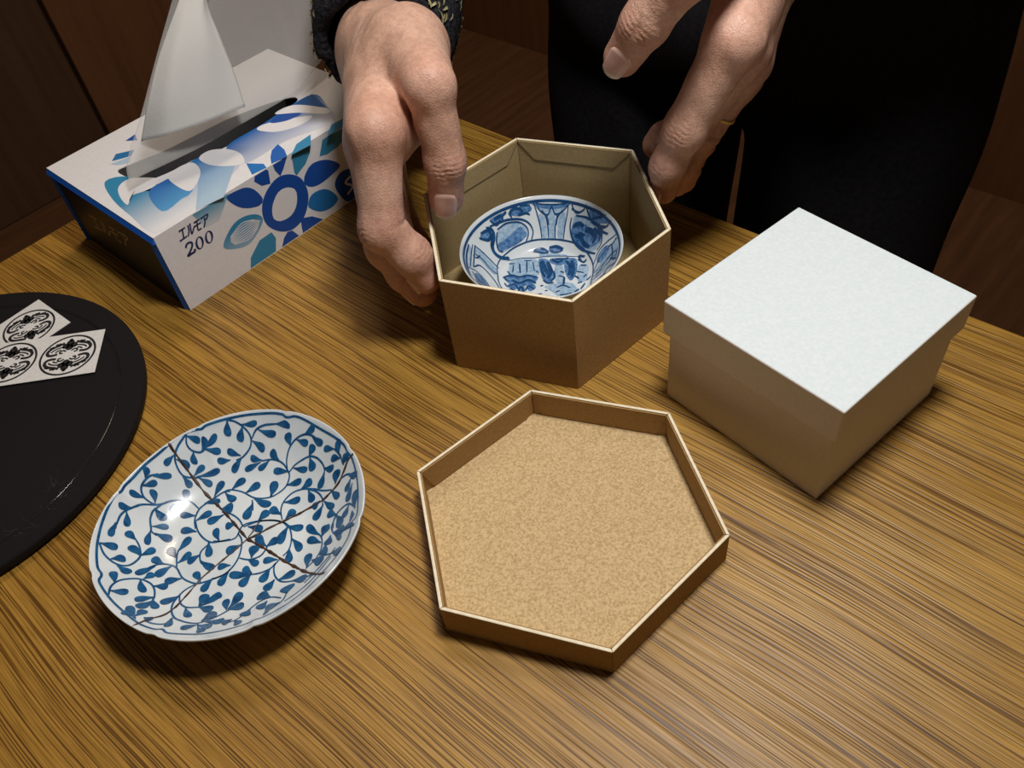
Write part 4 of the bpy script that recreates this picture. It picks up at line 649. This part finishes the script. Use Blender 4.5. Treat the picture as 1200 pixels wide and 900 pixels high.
class Field:
    def __init__(self, lo, hi, h):
        self.h = h; self.lo = np.array(lo, float); self.n = np.ceil((np.array(hi, float) - self.lo) / h).astype(int) + 1
        self.ax = [(self.lo[i] + h * np.arange(self.n[i])).astype(np.float32) for i in range(3)]
    def empty(self): return np.full(tuple(self.n), 0.2, np.float32)
    def sub(self, lo, hi):
        s = [slice(int(max(0, math.floor((lo[i] - self.lo[i]) / self.h))), int(max(0, min(self.n[i], math.ceil((hi[i] - self.lo[i]) / self.h) + 1)))) for i in range(3)]
        return tuple(s), np.meshgrid(*[self.ax[i][s[i]] for i in range(3)], indexing='ij', sparse=True)
    def cone(self, A, a, b, ra, rb, k, flat=None, fl=1.0, margin=0.012):
        """tapered capsule, optionally squeezed along the unit vector flat by the factor fl"""
        a = np.array(a, float); b = np.array(b, float); r = max(ra, rb) + margin
        s, (X, Y, Z) = self.sub(np.minimum(a, b) - r, np.maximum(a, b) + r)
        if 0 in A[s].shape: return
        ba = b - a; L2 = max(float(ba @ ba), 1e-12)
        t = np.clip(((X - a[0]) * ba[0] + (Y - a[1]) * ba[1] + (Z - a[2]) * ba[2]) / L2, 0, 1)
        x, y, z = X - a[0] - t * ba[0], Y - a[1] - t * ba[1], Z - a[2] - t * ba[2]
        q = x * x + y * y + z * z
        if flat is not None:
            w = x * flat[0] + y * flat[1] + z * flat[2]; q = q + (fl * fl - 1) * w * w
        dd = np.sqrt(q) - (ra + t * (rb - ra))
        A[s] = smin(A[s], dd, k)
    def groove(self, A, c, nrm, amp, sig, rad, wave=0.0, side=None):
        """press a crease (amp > 0) into the field: the plane through c with normal nrm, fading out at distance rad"""
        c = np.array(c, float); s, (X, Y, Z) = self.sub(c - 1.8 * rad, c + 1.8 * rad)
        if 0 in A[s].shape: return
        x, y, z = X - c[0], Y - c[1], Z - c[2]; u = x * nrm[0] + y * nrm[1] + z * nrm[2]
        if wave: u = u + wave * np.sin(900 * (x - y + z)) + 0.6 * wave * np.sin(2100 * (x + y) + 1)
        m = np.exp(-(u / sig) ** 2) * np.exp(-(x * x + y * y + z * z) / (rad * rad))
        if side is not None: m = m / (1 + np.exp(-(x * side[0] + y * side[1] + z * side[2]) / 0.0015))
        A[s] += amp * m
    def sample(self, A, p):
        q = (np.array(p) - self.lo) / self.h; i = np.clip(np.floor(q).astype(int), 0, self.n - 2); t = q - i; r = 0
        for dx in (0, 1):
            for dy in (0, 1):
                for dz in (0, 1):
                    r += A[i[0] + dx, i[1] + dy, i[2] + dz] * (t[0] if dx else 1 - t[0]) * (t[1] if dy else 1 - t[1]) * (t[2] if dz else 1 - t[2])
        return r
    def mesh(self, A):
        s = A < 0; n = s.astype(np.int8); C = 0
        sh = [(a, b, c) for a in (0, 1) for b in (0, 1) for c in (0, 1)]
        for a, b, c in sh: C = C + n[a:n.shape[0] - 1 + a, b:n.shape[1] - 1 + b, c:n.shape[2] - 1 + c]
        mk = (C > 0) & (C < 8); idx = np.full(mk.shape, -1, np.int64); cells = np.argwhere(mk); idx[mk] = np.arange(len(cells))
        pos = np.zeros((len(cells), 3)); cnt = np.zeros(len(cells))
        for a in sh:
            for ax in range(3):
                if a[ax]: continue
                b = list(a); b[ax] = 1
                fa = A[tuple((cells + a).T)]; fb = A[tuple((cells + b).T)]; cr = (fa < 0) != (fb < 0)
                t = np.where(cr, fa / np.where(cr, fa - fb, 1), 0); p = np.array(a, float)[None] + 0 * pos; p[:, ax] = t
                pos[cr] += p[cr]; cnt[cr] += 1
        V = self.lo + (cells + pos / cnt[:, None]) * self.h; F = []
        for ax in range(3):
            o1, o2 = (ax + 1) % 3, (ax + 2) % 3
            lo_ = [slice(None)] * 3; hi_ = [slice(None)] * 3; lo_[ax] = slice(0, -1); hi_[ax] = slice(1, None)
            for o in (o1, o2): lo_[o] = slice(1, -1); hi_[o] = slice(1, -1)
            sa, sb = s[tuple(lo_)], s[tuple(hi_)]; e = np.argwhere(sa != sb)
            if not len(e): continue
            ins = sa[tuple(e.T)]; base = e.copy(); base[:, o1] += 1; base[:, o2] += 1
            def cell(d1, d2): q = base.copy(); q[:, o1] += d1; q[:, o2] += d2; return idx[tuple(q.T)]
            q = np.stack([cell(-1, -1), cell(0, -1), cell(0, 0), cell(-1, 0)], 1)
            F.append(np.where(ins[:, None], q, q[:, ::-1]))
        return V, np.concatenate(F)

mm = lambda L: [np.array(p, float) / 1000 for p in L]
unit = lambda v: np.array(v, float) / np.linalg.norm(v)
CAMP = np.array([0, 0, 0.30])

def build_hand(chains, radii, palm_r, thumb_n, web, fore, h):
    """chains: thumb (4 joints) and four fingers (metacarpal base, three knuckles, tip centre), table-top metres"""
    allp = np.array([p for c in chains for p in c] + [fore]); F = Field(allp.min(0) - 0.028, allp.max(0) + 0.028, h)
    palm = F.empty(); joints = []
    for ci, c in enumerate(chains):
        if ci == 0:
            continue
        else:
            F.cone(palm, c[0], c[1], palm_r[ci], radii[ci][1] * (1.10 if ci == 1 else 0.94), 0.010)
    for a, b, ra, rb in web: F.cone(palm, a, b, ra, rb, 0.012)
    wr = sum(c[0] for c in chains[1:]) / 4
    F.cone(palm, wr, fore, 0.0225, 0.0255, 0.014)
    hand = palm.copy()
    for ci, c in enumerate(chains):
        fg = F.empty(); r = radii[ci]; J = c[1:]; rr = r[1:]
        if ci == 0: F.cone(fg, c[0], c[1], palm_r[0], radii[0][1] * 1.14, 0.006)
        for i in range(len(J) - 1): F.cone(fg, J[i], J[i + 1], rr[i], rr[i + 1], 0.004)
        for i in range(1, len(J) - 1):                   # knuckle on the outside of the bend
            o = 2 * J[i] - J[i - 1] - J[i + 1]
            if np.linalg.norm(o) > 0.004 and ci > 0:
                o = unit(o); q = J[i] + o * rr[i] * 0.34; F.cone(fg, q, q + 1e-5, rr[i] * 0.80, rr[i] * 0.80, 0.005)
            joints.append((J[i], rr[i]))
        u = smin(palm, fg, 0.005); hand = smin(hand, u, 0.0012)
        joints.append((J[0], rr[0]))
    for ci, c in enumerate(chains):
        r = radii[ci]; n = len(c)
        for i in range(2, n - 1):
            ax = unit(c[i + 1] - c[i - 1]); back = thumb_n if ci == 0 else 2 * c[i] - c[i - 1] - c[i + 1]
            back = unit(back - ax * (back @ ax)); p = c[i] + back * r[i] * 0.95
            offs = ((-0.0062, .30), (-0.0040, .5), (-0.0018, .75), (0.0004, .85), (0.0026, .65), (0.0050, .4)) if (ci == 0 or i == 2) else ((-0.002, .4), (0.0004, .55), (0.0026, .35))
            for dx, am in offs: F.groove(hand, p + ax * dx, ax, 0.00105 * am, 0.00066, r[i] * 0.95, 0.00045)
            F.groove(hand, c[i] - back * r[i], ax, 0.0011, 0.0010, r[i] * 0.9)          # crease in the crook of the joint
    X, Y, Z = np.meshgrid(*F.ax, indexing='ij', sparse=True)       # flesh is never perfectly smooth
    hand = hand + (0.00022 * np.sin(310 * X + 140 * Z + 2 * np.sin(170 * Y)) * np.sin(260 * Y - 190 * Z + 1.3 * np.sin(210 * X))).astype(np.float32)
    return F, hand, joints

def nail(F, A, tip, axis, nrm, rad, w, l, shift, name, parent):
    """curved nail plate laid on the finger's own surface, sunk at the cuticle and sides, with a pale free edge"""
    axis = unit(axis); nrm = unit(nrm - axis * (nrm @ axis)); side = np.cross(axis, nrm); c = tip + axis * shift
    nu, nv = 15, 17; f = []; mi = []; G = np.zeros((nv, nu)); AXI = np.zeros((nv, nu)); PH = np.zeros((nv, nu))
    for j in range(nv):
        s = -1 + 2 * j / (nv - 1); hw = w / 2 * (1 - 0.10 * max(-s, 0) ** 2)
        for i in range(nu):
            t = -1 + 2 * i / (nu - 1); AXI[j, i] = s * l / 2 - 0.30 * l * (1 - math.sqrt(1 - 0.92 * t * t)) * s; PH[j, i] = t * hw / rad
            if s > 0.12: G[j, i] = G[j - 1, i] - 0.00016 * s; continue
            e = nrm * math.cos(PH[j, i]) + side * math.sin(PH[j, i]); o = c + axis * AXI[j, i]; r = rad * 0.6
            while r < rad * 1.6 and F.sample(A, o + e * r) < 0: r += 0.0001
            G[j, i] = r
    for _ in range(2): G[1:-1, 1:-1] = (G[:-2, 1:-1] + G[2:, 1:-1] + G[1:-1, :-2] + G[1:-1, 2:] + 4 * G[1:-1, 1:-1]) / 8
    V = []
    for j in range(nv):
        s = -1 + 2 * j / (nv - 1)
        for i in range(nu):
            t = -1 + 2 * i / (nu - 1); lift = 0.00050 - 0.0008 * max(0, (abs(t) - .72) / .28) - 0.0009 * max(0, (-s - .72) / .28); r = G[j, i] + lift
            V.append(c + axis * AXI[j, i] + nrm * (r * math.cos(PH[j, i])) + side * (r * math.sin(PH[j, i])))
    for j in range(nv - 1):
        for i in range(nu - 1): f.append((j * nu + i, j * nu + i + 1, (j + 1) * nu + i + 1, (j + 1) * nu + i)); mi.append(1 if j >= nv - 3 else 0)
    me = mesh_of(name, np.array(V) + np.array([0, 0, TZ]), f, True, mi); bm = bmesh.new(); bm.from_mesh(me)
    for q in bm.faces:
        if q.normal.dot(Vector(nrm)) < 0: q.normal_flip()
    bm.to_mesh(me); bm.free()
    o = new_obj(name, me, [M['nail'], M['nail_tip']], parent); s = o.modifiers.new('plate', 'SOLIDIFY'); s.thickness = 0.0006; s.offset = -1
    return o

R_CH = [mm(c) for c in (
    [(-24.5, 385.7, 118.3), (-15.8, 339.6, 122.4), (-14.6, 333.5, 88.4), (-17.5, 334.5, 67.7)],
    [(-37.3, 416.9, 106.2), (-42.0, 331.2, 109.2), (-47.7, 316.4, 71.4), (-38.0, 313.3, 55.1), (-33.1, 312.1, 40.5)],
    [(-41.0, 423.2, 101.0), (-46.3, 341.1, 96.6), (-49.8, 329.2, 52.0), (-43.9, 325.1, 36.1), (-37.4, 320.1, 26.2)],
    [(-40.8, 431.5, 95.1), (-47.6, 356.5, 83.6), (-47.8, 350.0, 39.8), (-40.9, 341.9, 27.1), (-36.9, 338.0, 18.1)],
    [(-39.8, 439.7, 89.0), (-46.9, 375.7, 71.4), (-45.2, 369.6, 33.3), (-39.2, 361.0, 22.8), (-34.5, 357.0, 16.4)])]
L_CH = [mm(c) for c in (
    [(115.9, 354.7, 169.9), (90.5, 326.2, 161.5), (75.6, 331.6, 139.4), (68.0, 339.5, 122.2)],
    [(149.8, 397.6, 154.8), (114.7, 336.0, 124.5), (95.7, 335.1, 85.7), (89.5, 337.4, 66.3), (88.2, 340.3, 49.9)],
    [(153.1, 403.5, 150.8), (123.6, 347.1, 112.9), (103.9, 351.0, 75.9), (95.1, 362.3, 64.5), (90.3, 367.0, 58.0)],
    [(154.9, 409.2, 145.1), (129.4, 355.9, 102.0), (111.2, 355.5, 71.9), (100.8, 354.2, 54.4), (98.1, 355.0, 41.7)],
    [(156.7, 414.7, 139.3), (129.9, 365.1, 88.7), (113.1, 365.9, 59.7), (106.7, 365.0, 45.4), (105.0, 363.8, 36.1)])]
R_RAD = [[.0145, .0100, .0091, .0082], [.014, .0112, .0100, .0088, .0076], [.014, .0118, .0102, .0088, .0078], [.013, .0112, .0096, .0082, .0072], [.012, .0102, .0085, .0074, .0066]]
L_RAD = [[.0140, .0112, .0098, .0084], [.014, .0116, .0094, .0080, .0070], [.014, .0112, .0094, .0080, .0070], [.013, .0106, .0090, .0076, .0068], [.012, .0098, .0080, .0070, .0062]]
PALM_R = [.0180, .0160, .0150, .0145, .0135]
R_WR = np.array([-.0406, .4278, .0978]); R_EL = np.array([-.005, .680, .150]); R_SH = np.array([.071, .661, .45])
L_WR = np.array([.1614, .4054, .1467]); L_EL = np.array([.384, .352, .28]); L_SH = np.array([.301, .411, .56])
def toward(a, b, l): return np.array(a) + unit(np.array(b) - np.array(a)) * l
R_FORE = toward(R_WR, R_EL, 0.05); L_FORE = toward(L_WR, L_EL, 0.05)
HV = 0.0008
R_TN = unit(unit(CAMP - R_CH[0][3]) + np.array([-0.06, 0, 0])); L_TN = unit(unit(CAMP - L_CH[0][3]) + 0.35 * np.array([-0.8, -0.1, -0.5]))
R_FOLD = mm([(-23.3, 357.8, 106.4), (-31.4, 354.1, 97.7), (-38.1, 343.1, 98.4)])
r_web = [(R_FOLD[0], R_FOLD[1], .0075, .0070), (R_FOLD[1], R_FOLD[2], .0070, .0085), (mm([(-32.9, 397.8, 107.7)])[0], mm([(-31.0, 372.0, 112.5)])[0], .017, .0135), (R_CH[0][1] * .42 + R_CH[0][0] * .58, R_CH[1][1] * .45 + R_CH[1][0] * .55, .0115, .0115), (R_CH[0][0], R_CH[1][0], .016, .016), (R_CH[0][0], R_CH[3][0] * .6 + R_CH[3][1] * .4, .015, .013)]
l_web = [(L_CH[0][1] * .42 + L_CH[0][0] * .58, L_CH[1][1] * .45 + L_CH[1][0] * .55, .0105, .0110), (L_CH[0][0], L_CH[1][0], .015, .015), (L_CH[0][0], L_CH[3][0] * .6 + L_CH[3][1] * .4, .014, .013)]
FR, AR, JR = build_hand(R_CH, R_RAD, PALM_R, R_TN, r_web, R_FORE, HV)
FL, AL, JL = build_hand(L_CH, L_RAD, PALM_R, L_TN, l_web, L_FORE, HV)

# figure: standing behind the far right edge of the table, facing it
HIP = np.array([.186, .536]) ; dv = np.array([DV.x, DV.y]); nv_ = np.array([NV.x, NV.y])
def body_pt(n, d, z): q = HIP + nv_ * n + dv * d; return np.array([q[0], q[1], z])     # n towards the person's right, d backwards, z above the table top
def figure(F, A, grow=0.0, low=True, legs=True, head=True):
    D3 = np.array([DV.x, DV.y, 0])
    if low:
        F.cone(A, body_pt(-.06, .02, .04), body_pt(.06, .02, .04), .075, .075, .05, margin=.06)
        F.cone(A, body_pt(0, .03, .05), body_pt(0, .0, .25), .05, .070, .05, margin=.06)
    else:
        F.cone(A, body_pt(-.05, .01, .205), body_pt(.05, .01, .205), .105, .105, .05, D3, 1.1, .06)
    if True:
        F.cone(A, body_pt(-.04, .0, .24), body_pt(.04, .0, .24), .095 + grow, .095 + grow, .08, D3, 1.15, .06)
        F.cone(A, body_pt(0, .0, .26), body_pt(0, -.01, .48), .095 + grow, .115 + grow, .08, D3, 1.1, .06)
        F.cone(A, body_pt(-.13, -.01, .54), body_pt(.13, -.01, .54), .060 + grow, .060 + grow, .09, margin=.06)
    if True:
        for W, E_, S_ in ((R_WR, R_EL, R_SH), (L_WR, L_EL, L_SH)):
            F.cone(A, S_, E_, .050 + grow, .041 + grow, .03, margin=.04); F.cone(A, toward(W, E_, 0.035), E_, .0255 + grow, .040 + grow, .02, margin=.04)
    if head:
        F.cone(A, body_pt(0, -.01, .56), body_pt(0, -.03, .68), .056, .050, .03, margin=.05)
        F.cone(A, body_pt(0, -.03, .79), body_pt(0, -.055, .73), .088, .062, .03, margin=.05)
        F.cone(A, body_pt(0, -.135, .755), body_pt(0, -.118, .785), .012, .008, .012)
        for q in (-1, 1): F.cone(A, body_pt(q * .086, -.02, .765), body_pt(q * .086, -.02, .735), .014, .010, .008)
    if legs:
        for q in (-1, 1):
            F.cone(A, body_pt(q * .085, .02, .03), body_pt(q * .088, .02, -.28), .060, .050, .012, margin=.04)
            F.cone(A, body_pt(q * .088, .02, -.28), body_pt(q * .090, .04, -.64), .050, .038, .02, margin=.04)
            F.cone(A, body_pt(q * .090, .05, -.665), body_pt(q * .095, -.10, -.675), .032, .024, .02)

pn = thing('person', 'person in a dark flecked knit and black trousers, both hands at the hexagonal box', 'person', (HIP[0], HIP[1], 0))
PLOC = np.array([HIP[0], HIP[1], 0.0])
def part(name, V, F_, mats, parent, smooth=True):
    me = mesh_of(name, V + np.array([0, 0, TZ]) - (PLOC if parent is pn else 0), F_, smooth); return new_obj(name, me, mats, parent)

FB = Field((-.12, .25, -.71), (.50, .86, .92), 0.010); AB = FB.empty(); figure(FB, AB)
Vb, Fb_ = FB.mesh(AB); Vr, Fr_ = FR.mesh(AR); Vl, Fl_ = FL.mesh(AL)
Vall = np.concatenate([Vr, Vl, Vb]); Fall = np.concatenate([Fr_, Fl_ + len(Vr), Fb_ + len(Vr) + len(Vl)])
bo_ = part('body', Vall, Fall, M['skin'], pn)
tint = np.zeros(len(Vall))
for J, chs in ((JR, R_CH), (JL, L_CH)):
    for p, r in J: tint = np.maximum(tint, 0.55 * np.exp(-((np.linalg.norm(Vall - p, axis=1) / (r * 1.35)) ** 2)))
    for c in chs: tint = np.maximum(tint, 0.75 * np.exp(-((np.linalg.norm(Vall - c[-1], axis=1) / 0.014) ** 2)))
    for c in chs[1:]: tint = np.maximum(tint, 0.35 * np.exp(-((np.linalg.norm(Vall - (c[-2] + c[-3]) / 2, axis=1) / 0.016) ** 2)))
at_ = bo_.data.attributes.new('tint', 'FLOAT', 'POINT'); at_.data.foreach_set('value', tint.astype(np.float32))
bo_.location = (0, 0, 0)
def add_nails(Fd, A, chs, rads, thumb_n):
    for ci, c in enumerate(chs):
        ax = unit(c[-1] - c[-2])
        if ci == 0: nr_ = thumb_n; w, l, sh = 0.0128, 0.0158, -0.0020
        else:
            nr_ = 2 * c[2] - c[1] - c[4]; w, l, sh = 0.0090, 0.0100, -0.0012
        nl = nail(Fd, A, c[-1], ax, nr_, rads[ci][-1], w, l, sh, 'fingernail', bo_); nl.location = tuple(-PLOC)
add_nails(FR, AR, R_CH, R_RAD, R_TN); add_nails(FL, AL, L_CH, L_RAD, L_TN)

# knitted jumper: torso and hollow sleeves that end at the wrists
FS = Field((-.13, .27, .02), (.50, .80, .68), 0.0055); AS = FS.empty(); figure(FS, AS, 0.012, low=False, legs=False, head=False)
hol = FS.empty()
X, Y, Z = np.meshgrid(*FS.ax, indexing='ij', sparse=True)
for W, E_, cuff in ((R_WR, R_EL, 0.002), (L_WR, L_EL, 0.02)):
    axs = unit(E_ - W); a = toward(W, E_, -0.03); FS.cone(hol, a, toward(W, E_, 0.12), .0275, .032, .002, margin=.02)
    s_ = toward(W, E_, cuff); FS.cone(AS, s_, toward(W, E_, 0.06), .0365, .0385, .01, margin=.03)
for W, E_, cuff in ((R_WR, R_EL, 0.002), (L_WR, L_EL, 0.02)):
    axs = unit(E_ - W); c0 = toward(W, E_, cuff)
    pl_ = -((X - c0[0]) * axs[0] + (Y - c0[1]) * axs[1] + (Z - c0[2]) * axs[2])
    r2 = (X - c0[0]) ** 2 + (Y - c0[1]) ** 2 + (Z - c0[2]) ** 2; near = (r2 - pl_ ** 2 < .050 ** 2) & (pl_ < .055) & (pl_ > -.01)
    AS = np.where(near, np.maximum(AS, pl_), AS)
AS = np.maximum(AS, -hol)
AS = AS + (0.0008 * np.sin(330 * X + 120 * Z) * np.sin(300 * Y - 90 * Z)).astype(np.float32)
Vs, Fs_ = FS.mesh(AS); jm = part('knit_jumper', Vs, Fs_, M['knit'], pn)
# short yellow yarn ends worked into the sleeves and front
rs = random.Random(11); vv = []; ff = []
axs = unit(R_EL - R_WR); s1 = unit(np.cross(axs, (0, 0, 1))); s2 = np.cross(s1, axs)
for k in range(420):
    t = 0.004 + 0.20 * rs.random() ** 1.4; a = rs.uniform(0, 2 * math.pi); rr = 0.034; e0 = s1 * math.cos(a) + s2 * math.sin(a)
    while rr < 0.06 and FS.sample(AS, R_WR + axs * t + e0 * rr) < 0: rr += 0.0005
    c = R_WR + axs * t + (s1 * math.cos(a) + s2 * math.sin(a)) * (rr + 0.0002); n_ = s1 * math.cos(a) + s2 * math.sin(a)
    d_ = unit(axs * rs.uniform(.5, 1) + np.cross(n_, axs) * rs.uniform(-.7, .7)); e_ = np.cross(n_, d_); L = rs.uniform(.0020, .0042); w = rs.uniform(.0005, .0009)
    b0 = len(vv)
    for q, h in ((-1, -.0004), (-.4, .0007), (.4, .0008), (1, -.0004)):
        for o_ in (-1, 1): vv.append(c + d_ * L * q + e_ * w * o_ * (1 if abs(q) < 1 else .4) + n_ * h)
    for q in range(3): ff.append((b0 + 2 * q, b0 + 2 * q + 1, b0 + 2 * q + 3, b0 + 2 * q + 2))
yf = part('yarn_flecks', np.array(vv), np.array(ff), M['fleck'], pn); yf.parent = jm; yf['kind'] = 'stuff'

# trousers: two legs hanging from the hips with slow folds
FT = Field((-.06, .28, -.69), (.44, .82, .16), 0.007); AT = FT.empty()
FT.cone(AT, body_pt(-.062, .02, .06), body_pt(.062, .02, .06), .098, .098, .03, np.array([DV.x, DV.y, 0]), 1.05, .06)
for q in (-1, 1):
    FT.cone(AT, body_pt(q * .085, .02, .03), body_pt(q * .090, .02, -.30), .0765, .0730, .006, margin=.04)
    FT.cone(AT, body_pt(q * .090, .02, -.30), body_pt(q * .090, .035, -.655), .0730, .066, .02, margin=.04)
X, Y, Z = np.meshgrid(*FT.ax, indexing='ij', sparse=True)
AT = AT + (0.0028 * np.sin(46 * X + 9 * Z + 2 * np.sin(11 * Z)) * np.sin(38 * Y - 6 * Z)).astype(np.float32)
AT = np.maximum(AT, Z - 0.135)
Vt, Ft_ = FT.mesh(AT); part('trousers', Vt, Ft_, M['cloth'], pn)
for q in (-1, 1):
    Fs2 = Field(body_pt(q * .09, -.02, -.7) - (.16, .16, 0), body_pt(q * .09, -.02, -.6) + (.16, .16, .02), 0.006); A2 = Fs2.empty()
    Fs2.cone(A2, body_pt(q * .090, .055, -.662), body_pt(q * .095, -.10, -.668), .041, .036, .02, np.array([0, 0, 1.0]), 1.1)
    A2 = np.maximum(A2, -(Fs2.ax[2][None, None, :] + 0.6985)); V2, F2 = Fs2.mesh(A2); part('shoe', V2, F2, M['shoe'], pn)
FH = Field(body_pt(0, 0, .60) - (.16, .16, 0), body_pt(0, 0, .92) + (.16, .16, 0), 0.008); AH = FH.empty()
FH.cone(AH, body_pt(0, .005, .80), body_pt(0, .03, .70), .096, .075, .03)
X, Y, Z = np.meshgrid(*FH.ax, indexing='ij', sparse=True); fr_ = (X - HIP[0]) * DV.x + (Y - HIP[1]) * DV.y
AH = np.maximum(AH, np.minimum(-fr_ - 0.045, 0.835 - Z).astype(np.float32)); V2, F2 = FH.mesh(AH); part('hair', V2, F2, M['hair'], pn)

# thin gold ring on the left hand's ring finger
rg_c = L_CH[3][1] * 0.26 + L_CH[3][2] * 0.74; ax = unit(L_CH[3][2] - L_CH[3][1]); a1 = unit(np.cross(ax, (0, 0, 1))); a2 = np.cross(ax, a1)
vv = []; ff = []; nn = 48; rr = .0101
for i in range(nn):
    t = 2 * math.pi * i / nn; e = a1 * math.cos(t) + a2 * math.sin(t)
    for dx, dr in ((-.0008, 0), (-.0006, .0006), (.0006, .0006), (.0008, 0), (0, -.0003)): vv.append(e * (rr + dr) + ax * dx)
for i in range(nn):
    for j in range(5): ff.append((5 * i + j, 5 * i + (j + 1) % 5, 5 * ((i + 1) % nn) + (j + 1) % 5, 5 * ((i + 1) % nn) + j))
rg = new_obj('ring', mesh_of('ring', vv, ff, True), M['gold'], None, tuple(rg_c + np.array([0, 0, TZ])))
tag(rg, 'thin plain gold ring worn on the finger of the right-hand hand', 'ring')
